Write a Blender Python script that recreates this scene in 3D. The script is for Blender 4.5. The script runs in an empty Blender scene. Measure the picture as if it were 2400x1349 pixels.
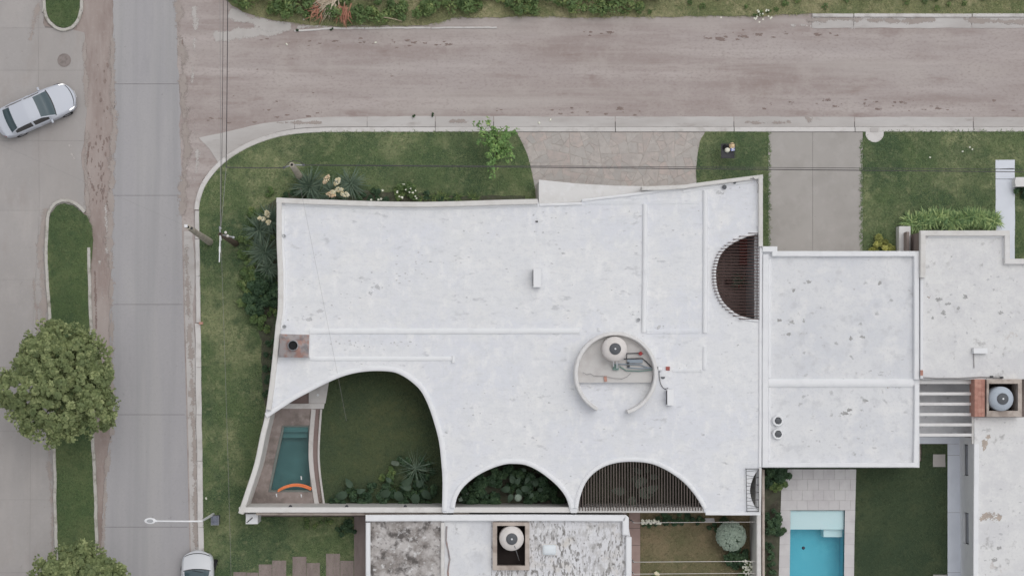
import bpy, bmesh, math, random
import numpy as np
from mathutils import Vector, Matrix, Quaternion
from mathutils.geometry import tessellate_polygon

scene = bpy.context.scene
COL = scene.collection

# ------------------------------------------------------------------ camera
H = 110.0
F = 4840.0                       # focal length in photo pixels (2400 wide)
CX, CY = 1200.0, 674.5
NAD = (1020.0, 860.0)            # where straight-down falls in the photo
_dn = Vector(((NAD[0]-CX)/F, -(NAD[1]-CY)/F, -1)).normalized()
QCAM = _dn.rotation_difference(Vector((0, 0, -1)))
cam = bpy.data.cameras.new('camera')
cam_o = bpy.data.objects.new('camera', cam)
COL.objects.link(cam_o)
cam.sensor_width = 36
cam.lens = 36*F/2400
cam.clip_start = 1
cam.clip_end = 2000
cam_o.rotation_mode = 'QUATERNION'
cam_o.rotation_quaternion = QCAM
cam_o.location = (0, 0, H)
scene.camera = cam_o

# ------------------------------------------------------------------ sky and sun (overcast)
SUN_EL, SUN_AZ = math.radians(70), math.radians(40)     # azimuth from north, clockwise
world = bpy.data.worlds.new('World')
scene.world = world
world.use_nodes = True
wn = world.node_tree
sky = wn.nodes.new('ShaderNodeTexSky')
sky.sky_type = 'NISHITA'
sky.sun_disc = False
sky.sun_elevation = SUN_EL
sky.sun_rotation = SUN_AZ
sky.dust_density = 4.0
sky.air_density = 1.0
hs = wn.nodes.new('ShaderNodeHueSaturation')            # cloud cover greys the blue
hs.inputs['Saturation'].default_value = 0.16
bg = wn.nodes['Background']
bg.inputs[1].default_value = 0.116
wn.links.new(sky.outputs[0], hs.inputs['Color'])
wn.links.new(hs.outputs[0], bg.inputs[0])
sun = bpy.data.lights.new('sun', 'SUN')
sun.energy = 0.5
sun.angle = math.radians(90)
sun.color = (1, .975, .95)
sun_o = bpy.data.objects.new('sun', sun)
COL.objects.link(sun_o)
sd = Vector((math.sin(SUN_AZ)*math.cos(SUN_EL), math.cos(SUN_AZ)*math.cos(SUN_EL), math.sin(SUN_EL)))
sun_o.rotation_euler = sd.to_track_quat('Z', 'Y').to_euler()
sun_o.location = sd*60
vs = scene.view_settings
vs.view_transform = 'Standard'
vs.look = 'None'
vs.gamma = 1
vs.use_curve_mapping = False
vs.exposure = -0.09
scene.render.engine = 'CYCLES'
scene.cycles.max_bounces = 6
scene.cycles.transparent_max_bounces = 8

# ------------------------------------------------------------------ helpers
rng = random.Random(7)
nrg = np.random.default_rng(11)
K = 0.80                         # albedo = photo value / K

def P(px, py, z=0.0):
    "world point at height z seen at photo pixel px, py"
    d = QCAM @ Vector(((px-CX)/F, -(py-CY)/F, -1))
    t = (z-H)/d.z
    return Vector((d.x*t, d.y*t, z))

def W(pts, z=0.0):
    return [tuple(P(x, y, z)[:2]) for x, y in pts]

def lin(r, g, b, k=None):
    k = k or K
    def f(v):
        v /= 255
        return (v/12.92 if v <= .04045 else ((v+.055)/1.055)**2.4)/k
    return (min(f(r), .92), min(f(g), .92), min(f(b), .92), 1)

WLOC = {}
def _link(o, parent):
    COL.objects.link(o)
    if parent is not None:
        o.parent = parent

def thing(name, label, cat, loc, group=None):
    o = bpy.data.objects.new(name, None)
    o.empty_display_size = .2
    o.location = loc
    COL.objects.link(o)
    WLOC[o] = Vector(loc)
    o['label'] = label
    o['category'] = cat
    if group:
        o['group'] = group
    return o

class MB:
    def __init__(s):
        s.v = []
        s.f = []
        s.attr = None
    def add(s, v, f):
        n = len(s.v)
        s.v += [tuple(p) for p in v]
        s.f += [tuple(i+n for i in q) for q in f]
        return s
    def prism(s, xy, z0, z1, top=True, bottom=False, zf=None):
        n = len(xy)
        a = sum(xy[i][0]*xy[(i+1) % n][1]-xy[(i+1) % n][0]*xy[i][1] for i in range(n))
        if a < 0:
            xy = xy[::-1]
        v = [(x, y, z0) for x, y in xy]+[(x, y, zf(x, y) if zf else z1) for x, y in xy]
        f = [(i, (i+1) % n, n+(i+1) % n, n+i) for i in range(n)]
        if top:
            f.append(tuple(range(n, 2*n)))
        if bottom:
            f.append(tuple(range(n-1, -1, -1)))
        return s.add(v, f)
    def holed(s, outer, holes, z0, z1):
        loops = [outer]+holes
        tri = tessellate_polygon([[Vector((x, y, 0)) for x, y in l] for l in loops])
        flat = [p for l in loops for p in l]
        n = len(flat)
        f = []
        for a, b, c in tri:
            pa, pb, pc = flat[a], flat[b], flat[c]
            if (pb[0]-pa[0])*(pc[1]-pa[1])-(pb[1]-pa[1])*(pc[0]-pa[0]) < 0:
                b, c = c, b
            f.append((n+a, n+b, n+c))
            f.append((c, b, a))
        k = 0
        for li, l in enumerate(loops):
            m = len(l)
            ar = sum(l[i][0]*l[(i+1) % m][1]-l[(i+1) % m][0]*l[i][1] for i in range(m))
            for i in range(m):
                a, b = k+i, k+(i+1) % m
                if (ar > 0) != (li == 0):
                    a, b = b, a
                f.append((a, b, n+b, n+a))
            k += m
        return s.add([(x, y, z0) for x, y in flat]+[(x, y, z1) for x, y in flat], f)
    def box(s, c, size, rz=0.0, taper=1.0, rot=None):
        hx, hy, hz = size[0]/2, size[1]/2, size[2]/2
        R = rot or Matrix.Rotation(rz, 3, 'Z')
        v = []
        for z, t in ((-hz, 1), (hz, taper)):
            for x, y in ((-hx, -hy), (hx, -hy), (hx, hy), (-hx, hy)):
                v.append(Vector(c)+R @ Vector((x*t, y*t, z)))
        return s.add(v, [(3, 2, 1, 0), (4, 5, 6, 7), (0, 1, 5, 4), (1, 2, 6, 5), (2, 3, 7, 6), (3, 0, 4, 7)])
    def tube(s, path, r, n=8, cap=True):
        path = [Vector(p) for p in path]
        rr = r if isinstance(r, (list, tuple)) else [r]*len(path)
        v, f = [], []
        for i, p in enumerate(path):
            d = (path[min(i+1, len(path)-1)]-path[max(i-1, 0)]).normalized()
            a = d.orthogonal() if i == 0 else (a-d*a.dot(d))
            a = a.normalized()
            b = d.cross(a)
            for k in range(n):
                t = 2*math.pi*k/n
                v.append(p+(a*math.cos(t)+b*math.sin(t))*rr[i])
        for i in range(len(path)-1):
            for k in range(n):
                f.append((i*n+k, i*n+(k+1) % n, (i+1)*n+(k+1) % n, (i+1)*n+k))
        if cap:
            f.append(tuple(range(n-1, -1, -1)))
            m = (len(path)-1)*n
            f.append(tuple(range(m, m+n)))
        return s.add(v, f)
    def lathe(s, prof, c, n=24, cap=True):
        v, f = [], []
        for r, z in prof:
            for k in range(n):
                t = 2*math.pi*k/n
                v.append((c[0]+r*math.cos(t), c[1]+r*math.sin(t), c[2]+z))
        for i in range(len(prof)-1):
            for k in range(n):
                f.append((i*n+k, i*n+(k+1) % n, (i+1)*n+(k+1) % n, (i+1)*n+k))
        if cap:
            m = (len(prof)-1)*n
            f.append(tuple(range(m, m+n)))
        return s.add(v, f)
    def sweep(s, path, sec, closed=False, cap=True):
        "sweep section [(u,z)] along world xy path; u is offset to the left of travel"
        n, m = len(path), len(sec)
        p = [Vector(q) for q in path]
        v, f = [], []
        for i in range(n):
            if closed:
                d0, d1 = p[i]-p[i-1], p[(i+1) % n]-p[i]
            else:
                d0 = p[i]-p[i-1] if i else p[1]-p[0]
                d1 = p[i+1]-p[i] if i < n-1 else d0
            d0 = d0.normalized(); d1 = d1.normalized()
            n0 = Vector((-d0.y, d0.x)); n1 = Vector((-d1.y, d1.x))
            mm = (n0+n1)
            mm = mm/max(.35, mm.dot(n0)) if mm.length > .05 else n0
            for u, z in sec:
                v.append((p[i].x+mm.x*u, p[i].y+mm.y*u, z))
        for i in range(n if closed else n-1):
            j = (i+1) % n
            for k in range(m):
                l = (k+1) % m
                f.append((i*m+k, j*m+k, j*m+l, i*m+l))
        if cap and not closed:
            f.append(tuple(range(m)))
            f.append(tuple(range((n-1)*m+m-1, (n-1)*m-1, -1)))
        return s.add(v, f)

def rect(u0, u1, z0, z1, b=0.0):
    if b:
        return [(u0, z0), (u0, z1-b), (u0+b, z1), (u1-b, z1), (u1, z1-b), (u1, z0)]
    return [(u0, z0), (u0, z1), (u1, z1), (u1, z0)]

def dome(w, z0, h):
    return [(-w/2, z0), (-w/2, z0+.45*h), (-w*.32, z0+.85*h), (0, z0+h), (w*.32, z0+.85*h), (w/2, z0+.45*h), (w/2, z0)]

def obj(name, mb, m, parent=None, smooth=False, label=None, cat=None, group=None, kind=None, recalc=True, local=False):
    v = np.array(mb.v, dtype=float)
    if local:
        off = Vector((0, 0, 0)); loc = None
    elif parent is not None:
        off = WLOC[parent]; loc = None
    else:
        lo, hi = v.min(0), v.max(0)
        off = Vector(((lo[0]+hi[0])/2, (lo[1]+hi[1])/2, lo[2])); loc = off
    v = v-np.array(off)
    me = bpy.data.meshes.new(name)
    me.from_pydata(v.tolist(), [], mb.f)
    if recalc:
        bm = bmesh.new(); bm.from_mesh(me)
        bmesh.ops.recalc_face_normals(bm, faces=bm.faces)
        bm.to_mesh(me); bm.free()
    if smooth:
        me.shade_smooth()
        if smooth != 'all':
            me.set_sharp_from_angle(angle=math.radians(40))
    me.materials.append(m)
    o = bpy.data.objects.new(name, me)
    if loc is not None:
        o.location = loc
    _link(o, parent)
    WLOC[o] = Vector(off) if not local else Vector((0, 0, 0))
    if label: o['label'] = label
    if cat: o['category'] = cat
    if group: o['group'] = group
    if kind: o['kind'] = kind
    return o

def struct(name, mb, m, parent=None, **k):
    return obj(name, mb, m, parent, kind=None if parent else 'structure', **k)

def fastmesh(name, verts, faces, m, parent=None, var=None, kind=None, label=None, cat=None, smooth=False, uvar='var'):
    "numpy verts (N,3) and faces (M,k) straight into a mesh"
    verts = np.asarray(verts, dtype=np.float32)
    if parent is not None:
        off = np.array(WLOC[parent]); loc = None
    else:
        lo, hi = verts.min(0), verts.max(0)
        off = np.array([(lo[0]+hi[0])/2, (lo[1]+hi[1])/2, lo[2]]); loc = Vector(off.tolist())
    verts = (verts-off).astype(np.float32)
    k = faces.shape[1]
    me = bpy.data.meshes.new(name)
    me.vertices.add(len(verts)); me.vertices.foreach_set('co', verts.ravel())
    me.loops.add(faces.size); me.loops.foreach_set('vertex_index', faces.ravel().astype(np.int32))
    me.polygons.add(len(faces))
    me.polygons.foreach_set('loop_start', (np.arange(len(faces))*k).astype(np.int32))
    me.update(calc_edges=True)
    if var is not None:
        a = me.attributes.new(uvar, 'FLOAT', 'POINT')
        a.data.foreach_set('value', np.asarray(var, dtype=np.float32))
    me.validate()
    if smooth: me.shade_smooth()
    me.materials.append(m)
    o = bpy.data.objects.new(name, me)
    if loc is not None: o.location = loc
    _link(o, parent)
    WLOC[o] = Vector(off.tolist())
    if kind: o['kind'] = kind
    if label: o['label'] = label
    if cat: o['category'] = cat
    return o

def interp(pts, y):
    "x on a polyline of (x,y) with rising y"
    for (x0, y0), (x1, y1) in zip(pts, pts[1:]):
        if y <= y1:
            t = (y-y0)/(y1-y0)
            return x0+(x1-x0)*t
    return pts[-1][0]

def smoothline(pts, n=6):
    "Catmull-Rom through pts"
    out = []
    q = [pts[0]]+list(pts)+[pts[-1]]
    for i in range(1, len(q)-2):
        p0, p1, p2, p3 = (np.array(q[i+k], float) for k in (-1, 0, 1, 2))
        for k in range(n):
            t = k/n
            out.append(tuple(.5*((2*p1)+(p2-p0)*t+(2*p0-5*p1+4*p2-p3)*t*t+(3*p1-p0-3*p2+p3)*t**3)))
    out.append(tuple(pts[-1]))
    return out

def rough(pts, step=8, amp=2.0, closed=True, seed=1):
    "jitter a pixel polyline"
    r = random.Random(seed)
    out = []
    q = list(pts)+([pts[0]] if closed else [])
    ph = [r.random()*6 for _ in range(4)]
    s = 0
    for (x0, y0), (x1, y1) in zip(q, q[1:]):
        L = math.hypot(x1-x0, y1-y0)
        n = max(1, int(L/step))
        nx, ny = -(y1-y0)/max(L, 1e-6), (x1-x0)/max(L, 1e-6)
        for k in range(n):
            t = k/n
            s += step
            a = amp*(.5*math.sin(s*.031+ph[0])+.4*math.sin(s*.083+ph[1])+.5*(r.random()-.5)*2)
            out.append((x0+(x1-x0)*t+nx*a, y0+(y1-y0)*t+ny*a))
    if not closed: out.append(q[-1])
    return out

# ------------------------------------------------------------------ materials
_seed = [0]
def M(name, base, layers=(), rough=.9, bump=None, metal=0.0, spec=.25, var=None, rand=None, emit=None, fade=False, transl=0):
    """layers: (colour, scale, lo, hi, amount[, stretch[, mask(scale,lo,hi)[, detail]]]) noise layers in world metres
       var: (colour, amount) mixed by the per-leaf attribute; rand: (colour, amount) mixed by the object's random"""
    m = bpy.data.materials.new(name)
    m.use_nodes = True
    nt = m.node_tree
    N, Lk = nt.nodes, nt.links
    bs = N['Principled BSDF']
    bs.inputs['Roughness'].default_value = rough
    bs.inputs['Metallic'].default_value = metal
    bs.inputs['Specular IOR Level'].default_value = spec
    geo = N.new('ShaderNodeNewGeometry')
    def noise(scale, stretch=(1, 1, 1), detail=4):
        _seed[0] += 1
        mp = N.new('ShaderNodeMapping')
        mp.inputs['Location'].default_value = (_seed[0]*3.17, _seed[0]*1.73, 0)
        mp.inputs['Scale'].default_value = tuple(scale*s for s in stretch)
        Lk.new(geo.outputs['Position'], mp.inputs['Vector'])
        nz = N.new('ShaderNodeTexNoise')
        nz.inputs['Scale'].default_value = 1
        nz.inputs['Detail'].default_value = detail
        nz.inputs['Roughness'].default_value = .6
        Lk.new(mp.outputs[0], nz.inputs['Vector'])
        return nz.outputs['Fac']
    def ramp(sock, lo, hi, amt=1.0):
        r = N.new('ShaderNodeMapRange')
        r.inputs[1].default_value = lo; r.inputs[2].default_value = hi
        r.inputs[3].default_value = 0; r.inputs[4].default_value = amt
        Lk.new(sock, r.inputs[0])
        return r.outputs[0]
    def mul(a, b):
        q = N.new('ShaderNodeMath'); q.operation = 'MULTIPLY'
        Lk.new(a, q.inputs[0]); Lk.new(b, q.inputs[1])
        return q.outputs[0]
    cur = None
    def mix(fac, colour):
        nonlocal cur
        x = N.new('ShaderNodeMix'); x.data_type = 'RGBA'
        Lk.new(fac, x.inputs[0])
        if cur is None: x.inputs[6].default_value = base
        else: Lk.new(cur, x.inputs[6])
        x.inputs[7].default_value = colour
        cur = x.outputs[2]
    if rand:
        oi = N.new('ShaderNodeObjectInfo')
        mix(ramp(oi.outputs['Random'], 0, 1, rand[1]), rand[0])
        if len(rand) > 2:
            q = N.new('ShaderNodeMath'); q.operation = 'MULTIPLY'; q.inputs[1].default_value = 7.31
            Lk.new(oi.outputs['Random'], q.inputs[0])
            q2 = N.new('ShaderNodeMath'); q2.operation = 'FRACT'
            Lk.new(q.outputs[0], q2.inputs[0])
            mix(ramp(q2.outputs[0], .45, 1, rand[3]), rand[2])
    for l in layers:
        if l[0] == 'tiles':       # ('tiles', colour, w, h, mortar, amount, mask)
            _, colr, tw, th, mo, amt, mask = l
            br = N.new('ShaderNodeTexBrick')
            br.inputs['Scale'].default_value = 1
            br.inputs['Brick Width'].default_value = tw
            br.inputs['Row Height'].default_value = th
            br.inputs['Mortar Size'].default_value = mo
            br.inputs['Mortar Smooth'].default_value = .3
            br.offset = 0.0
            Lk.new(geo.outputs['Position'], br.inputs['Vector'])
            f = ramp(br.outputs['Fac'], 0, 1, amt)
            if mask: f = mul(f, ramp(noise(mask[0]), mask[1], mask[2]))
            mix(f, colr)
            continue
        colr, sc, lo, hi, amt = l[:5]
        st = l[5] if len(l) > 5 and l[5] else (1, 1, 1)
        f = ramp(noise(sc, st, l[7] if len(l) > 7 else 4), lo, hi, amt)
        if len(l) > 6 and l[6]:
            f = mul(f, ramp(noise(l[6][0]), l[6][1], l[6][2]))
        mix(f, colr)
    if var:
        at = N.new('ShaderNodeAttribute'); at.attribute_name = 'var'
        mix(ramp(at.outputs['Fac'], 0, 1, var[1]), var[0])
        if len(var) > 2:
            mix(ramp(at.outputs['Fac'], .55, 1, var[3]), var[2])
    if cur is None: bs.inputs['Base Color'].default_value = base
    else: Lk.new(cur, bs.inputs['Base Color'])
    if emit:
        bs.inputs['Emission Color'].default_value = emit[0]
        bs.inputs['Emission Strength'].default_value = emit[1]
    if bump:
        bp = N.new('ShaderNodeBump')
        bp.inputs['Strength'].default_value = bump[1]
        bp.inputs['Distance'].default_value = bump[2] if len(bump) > 2 else .02
        Lk.new(noise(bump[0], (1, 1, 1), 5), bp.inputs['Height'])
        Lk.new(bp.outputs[0], bs.inputs['Normal'])
    out = N['Material Output']
    if transl:
        tr = N.new('ShaderNodeBsdfTranslucent')
        if cur is None: tr.inputs[0].default_value = base
        else: Lk.new(cur, tr.inputs[0])
        mx = N.new('ShaderNodeMixShader'); mx.inputs[0].default_value = transl
        Lk.new(bs.outputs[0], mx.inputs[1]); Lk.new(tr.outputs[0], mx.inputs[2])
        Lk.new(mx.outputs[0], out.inputs[0])
    if fade:
        at = N.new('ShaderNodeAttribute'); at.attribute_name = 'fade'
        ad = N.new('ShaderNodeMath'); ad.operation = 'ADD'
        Lk.new(at.outputs['Fac'], ad.inputs[0])
        Lk.new(noise(fade[0], fade[1] if len(fade) > 1 else (1, 1, 1), 5), ad.inputs[1])
        gr = N.new('ShaderNodeMath'); gr.operation = 'MULTIPLY_ADD'; gr.inputs[1].default_value = .5; gr.inputs[2].default_value = -.25
        Lk.new(noise(14, (1, 1, 1), 3), gr.inputs[0])
        ad2 = N.new('ShaderNodeMath'); ad2.operation = 'ADD'
        Lk.new(ad.outputs[0], ad2.inputs[0]); Lk.new(gr.outputs[0], ad2.inputs[1])
        f = ramp(ad2.outputs[0], .93, .95, 1.0)
        tp = N.new('ShaderNodeBsdfTransparent')
        mx = N.new('ShaderNodeMixShader')
        Lk.new(f, mx.inputs[0]); Lk.new(tp.outputs[0], mx.inputs[1]); Lk.new(bs.outputs[0], mx.inputs[2])
        Lk.new(mx.outputs[0], out.inputs[0])
    return m

def water_mat(name, tint, rough=.05):
    m = bpy.data.materials.new(name); m.use_nodes = True
    nt = m.node_tree; N, Lk = nt.nodes, nt.links
    N.remove(N['Principled BSDF'])
    tp = N.new('ShaderNodeBsdfTransparent'); tp.inputs[0].default_value = tint
    gl = N.new('ShaderNodeBsdfGlossy'); gl.inputs['Roughness'].default_value = rough
    fr = N.new('ShaderNodeFresnel'); fr.inputs[0].default_value = 1.33
    nz = N.new('ShaderNodeTexNoise'); nz.inputs['Scale'].default_value = 3
    geo = N.new('ShaderNodeNewGeometry'); Lk.new(geo.outputs['Position'], nz.inputs['Vector'])
    bp = N.new('ShaderNodeBump'); bp.inputs['Strength'].default_value = .15; bp.inputs['Distance'].default_value = .05
    Lk.new(nz.outputs[0], bp.inputs['Height']); Lk.new(bp.outputs[0], gl.inputs['Normal']); Lk.new(bp.outputs[0], fr.inputs['Normal'])
    mx = N.new('ShaderNodeMixShader')
    Lk.new(fr.outputs[0], mx.inputs[0]); Lk.new(tp.outputs[0], mx.inputs[1]); Lk.new(gl.outputs[0], mx.inputs[2])
    Lk.new(mx.outputs[0], N['Material Output'].inputs[0])
    return m

c = lin
SX, SY = (.12, 1, 1), (1, .12, 1)
m_soil = M('soil', c(150, 139, 134), [(c(128, 115, 110), .5, .45, .75, .8), (c(165, 155, 150), 1.7, .5, .7, .5), (c(110, 98, 93), 3, .62, .75, .6)], bump=(6, .4))
m_road = M('packed_dirt', c(158, 148, 145), [
    (c(166, 158, 156), .22, .42, .62, .8, (.25, 1, 1)), (c(142, 129, 125), .55, .46, .66, .85, (.16, 1, 1)),
    (c(176, 168, 165), 1.1, .50, .68, .75, (.07, 1, 1)), (c(136, 121, 116), 1.6, .54, .68, .75, (.22, 1, 1), (.3, .42, .6)), (c(170, 162, 158), .5, .5, .62, .5),
    (c(168, 160, 157), 4, .5, .75, .35), (c(144, 133, 129), 9, .5, .70, .65, (.6, 1, 1)), (c(172, 165, 161), .8, .52, .66, .6, (.05, 1, 1)), (c(133, 119, 114), 5, .64, .74, .55, None, (.6, .45, .6))], bump=(7, .35))
m_road_v = M('rutted_dirt', c(150, 138, 133), [
    (c(163, 154, 150), .5, .45, .65, .8, (1, .25, 1)), (c(134, 120, 115), 1.1, .5, .7, .8, (1, .2, 1)),
    (c(118, 106, 101), 2.5, .62, .74, .7, (1, .4, 1), (.5, .45, .6)), (c(165, 157, 153), 5, .55, .75, .4)], bump=(7, .5))
m_lane = M('lane_concrete', c(162, 160, 161), [
    (c(155, 153, 156), .2, .4, .6, .8, (1, .2, 1)), (c(165, 163, 163), .6, .5, .7, .6, (1, .3, 1)), (c(140, 139, 142), 1.1, .58, .78, .45, (1, .3, 1)),
    (c(168, 166, 166), 6, .52, .8, .4), (c(146, 145, 147), 1.0, .46, .62, .55, (1, .03, 1)), (c(166, 164, 163), .7, .52, .68, .5, (1, .06, 1)), (c(142, 140, 140), 9, .54, .74, .45), (c(120, 118, 118), 3.2, .68, .74, .5)], rough=.8, bump=(14, .12), rand=(c(154, 152, 154), .5))
m_avenue = M('avenue_concrete', c(161, 157, 155), [
    (c(152, 148, 146), .25, .42, .62, .8), (c(170, 165, 162), .7, .5, .7, .6, (1, .4, 1)), (c(150, 142, 138), .9, .56, .7, .5, (1, .35, 1)),
    (c(171, 167, 165), 5, .52, .8, .35), (c(148, 143, 140), 10, .54, .74, .45), (c(154, 149, 146), .8, .48, .64, .5, (1, .05, 1)), (c(138, 131, 127), 2.2, .66, .73, .5)], rough=.85, bump=(12, .15), rand=(c(154, 150, 149), .5))
m_gutter = M('gutter_concrete', c(184, 181, 179), [
    (c(162, 157, 154), .8, .46, .68, .8, (.3, 1, 1)), (c(175, 172, 170), 1.5, .5, .72, .6, (.4, 1, 1)), (c(140, 132, 128), 2, .6, .74, .6, (.3, 1, 1))], rough=.85, bump=(10, .15), rand=(c(167, 162, 159), .6))
m_kerb = M('kerb_concrete', c(200, 197, 195), [(c(160, 155, 151), 1.4, .5, .72, .7), (c(190, 188, 186), 4, .5, .75, .5)], rough=.85, bump=(10, .2), rand=(c(180, 177, 174), .6))
m_kerb_old = M('worn_kerb', c(176, 173, 167), [(c(125, 120, 108), 2.2, .5, .68, .8), (c(190, 188, 184), 5, .5, .75, .5)], rough=.9, bump=(9, .5))
m_softjoint = M('soft_joint', c(128, 123, 120), [], rough=.95)
m_joint = M('joint_filler', c(92, 88, 87), [], rough=.95)
m_drive = M('driveway_concrete', c(160, 156, 152), [(c(150, 146, 142), .5, .45, .65, .8), (c(167, 163, 160), 1.5, .5, .7, .5), (c(135, 130, 126), 2.6, .66, .76, .5)], rough=.85, bump=(14, .12), rand=(c(155, 151, 148), .5))
m_stone = M('flagstone', c(177, 171, 166), [(c(160, 154, 150), 3, .42, .62, .8), (c(146, 141, 138), 6, .58, .7, .6), (c(176, 170, 166), 8, .5, .75, .4)], rough=.85, bump=(18, .3),
            rand=(c(160, 157, 154), .9, c(178, 160, 153), .55))
m_mortar = M('mortar', c(162, 155, 150), [(c(142, 135, 130), 3, .45, .7, .6)], bump=(15, .3))
m_dust = M('dust', c(153, 144, 139), [(c(162, 154, 150), 1.2, .45, .7, .7), (c(140, 129, 124), 2.5, .55, .75, .6)], fade=(1.1,), bump=(8, .3))
m_pale = M('pale_cement_film', c(176, 172, 169), [(c(165, 160, 157), 2, .45, .7, .6)], fade=(1.2,), bump=(8, .1))
m_clod = M('damp_clods', c(126, 112, 107), [(c(140, 127, 121), 4, .45, .7, .8)], fade=(2.6,), bump=(8, .9))
m_dirtbed = M('garden_earth', c(80, 82, 68), [(c(66, 62, 55), 1.5, .45, .65, .8), (c(104, 97, 88), 5, .55, .75, .6)], bump=(9, .8))

def grass_mats(name, g, d, s, dens=.5):
    lay = [(s, .30, .44, .60, dens*1.3, (1, 1, 1), (.14, .36, .5)), (d, .26, .45, .60, .95), (s, .9, .52, .68, dens*1.2, None, (.2, .42, .58)), (d, 1.3, .52, .68, .8), (s, 3.2, .56, .72, dens), (d, 5, .55, .7, .5)]
    a = M(name, tuple(v*.8 for v in g[:3])+(1,), lay+[(tuple(v*.45 for v in d[:3])+(1,), 9, .5, .7, .6)], bump=(16, .8, .04))
    b = M(name+'_blades', g, lay, var=(tuple(min(1, v*1.5) for v in g[:3])+(1,), .75), rough=.7)
    return a, b
m_lawn, m_lawn_b = grass_mats('lawn', c(86, 101, 68, .62), c(58, 74, 52, .62), c(136, 136, 104, .62), .46)
m_island, m_island_b = grass_mats('island_grass', c(76, 92, 60, .62), c(58, 74, 50, .62), c(112, 115, 82, .62), .3)
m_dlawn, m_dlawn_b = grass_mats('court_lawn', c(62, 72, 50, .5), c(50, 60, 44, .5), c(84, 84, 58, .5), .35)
m_blawn, m_blawn_b = grass_mats('backyard_lawn', c(60, 72, 52, .6), c(48, 60, 44, .6), c(80, 84, 60, .6), .25)
m_dry, m_dry_b = grass_mats('dry_lawn', c(112, 102, 80, .62), c(88, 88, 64, .62), c(128, 114, 92, .62), .6)
m_verge, m_verge_b = grass_mats('verge_grass', c(112, 115, 82, .62), c(84, 94, 64, .62), c(148, 140, 112, .62), .8)

m_roof = M('white_roof_paint', c(211, 212, 214), [
    (c(206, 208, 214), .26, .45, .58, .8), (c(216, 216, 215), .6, .5, .7, .7), (c(200, 202, 205), 1.5, .5, .66, .5, (.8, 1.3, 1)),
    (c(223, 224, 225), 2.2, .52, .68, .6, (1, .6, 1)), (c(195, 196, 200), 4.2, .54, .72, .55, (.7, 1.2, 1)),
    (c(176, 177, 180), 2.0, .60, .68, .7, (.7, 1.4, 1), (.5, .42, .58), 8), (c(158, 158, 160), 3.4, .66, .72, .8, (.7, 1.3, 1), (.45, .44, .58)),
    (c(200, 202, 206), 9, .5, .72, .45), ('tiles', c(194, 196, 200), .21, .21, .02, .2, (.7, .5, .7))], rough=.75, bump=(5, .5, .03))
m_white = M('white_render', c(206, 205, 204), [(c(192, 190, 188), 1.2, .5, .72, .7), (c(216, 216, 217), 3, .5, .7, .5)], rough=.8, bump=(14, .15))
m_rim = M('white_rim', c(216, 217, 219), [(c(205, 206, 209), 1.5, .5, .72, .7)], rough=.7, bump=(9, .2))
m_parapet = M('parapet_coat', c(202, 200, 197), [(c(186, 183, 179), 1.1, .5, .72, .8), (c(212, 211, 210), 3, .5, .7, .5)], rough=.8, bump=(12, .2))
m_nroof = M('weathered_white_roof', c(206, 207, 209), [
    (c(197, 199, 204), .4, .45, .62, .8), (c(215, 215, 215), 1.0, .5, .68, .7), (c(186, 187, 190), 1.6, .55, .68, .7, None, None, 7),
    (c(160, 160, 161), 1.9, .62, .69, .8, None, (.45, .40, .56), 6), (c(150, 149, 148), 3.0, .66, .74, .7, None, (.5, .45, .56), 7), (c(192, 193, 196), 7, .52, .72, .6)], rough=.8, bump=(5, .5, .03))
m_peel = M('peeling_white_roof', c(207, 207, 207), [
    (c(197, 197, 199), .6, .45, .62, .8), (c(172, 164, 158), .9, .64, .67, .6, None, (.3, .5, .62)), (c(160, 159, 158), 2.4, .58, .68, .8, None, (.4, .40, .55), 6),
    (c(216, 216, 215), 3, .5, .7, .5), (c(130, 128, 126), 3.4, .68, .73, .8, None, (.45, .46, .57)), (c(192, 192, 194), 7, .52, .72, .6)], rough=.8, bump=(5, .55, .03))
m_mould = M('tiled_mouldy_roof', c(204, 204, 207), [
    (c(214, 214, 215), .9, .5, .7, .6), (c(190, 182, 170), .7, .52, .68, .7), (c(170, 168, 167), 2.4, .48, .62, .85, (1.7, .8, 1), (.5, .34, .5)),
    (c(118, 115, 112), 4.0, .54, .60, .85, (1.5, .55, 1), (.45, .38, .5), 2), (c(104, 101, 98), 5.0, .57, .63, .85, (1.6, .6, 1), (.9, .42, .52), 2),
    ('tiles', c(178, 178, 180), .19, .19, .03, .4, (.8, .45, .6)), (c(194, 194, 196), 8, .52, .72, .5)], rough=.85, bump=(7, .4, .03))
m_peelpatch = M('bare_roof_patch', c(172, 160, 150), [(c(150, 142, 136), 3, .45, .65, .8)], fade=(2.4,), bump=(8, .4))
m_stain = M('grey_roof_stain', c(188, 188, 190), [(c(170, 170, 172), 4, .45, .65, .8)], fade=(4.0,), bump=(8, .2))
m_stain2 = M('dark_roof_stain', c(166, 166, 166), [(c(142, 141, 140), 4, .45, .65, .8)], fade=(4.0,), bump=(8, .2))
m_lichen = M('blackened_roof', c(176, 172, 170), [
    (c(128, 122, 118), 1.2, .42, .58, .9), (c(84, 80, 78), 1.8, .50, .62, .9), (c(200, 199, 199), 3.6, .56, .68, .8), (c(62, 58, 57), 6, .56, .68, .8, None, (.7, .45, .6))], rough=.9, bump=(9, .5, .03))
m_deckfloor = M('dark_floor', c(128, 112, 108), [(c(114, 99, 96), 1.2, .45, .7, .7)], rough=.7, rand=(c(118, 104, 100), .9))
m_slat = M('dark_wood_slat', c(84, 62, 58), [(c(66, 48, 46), 3, .45, .7, .7, (.3, 1, 1))], rough=.6, rand=(c(72, 54, 51), .8))
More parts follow.
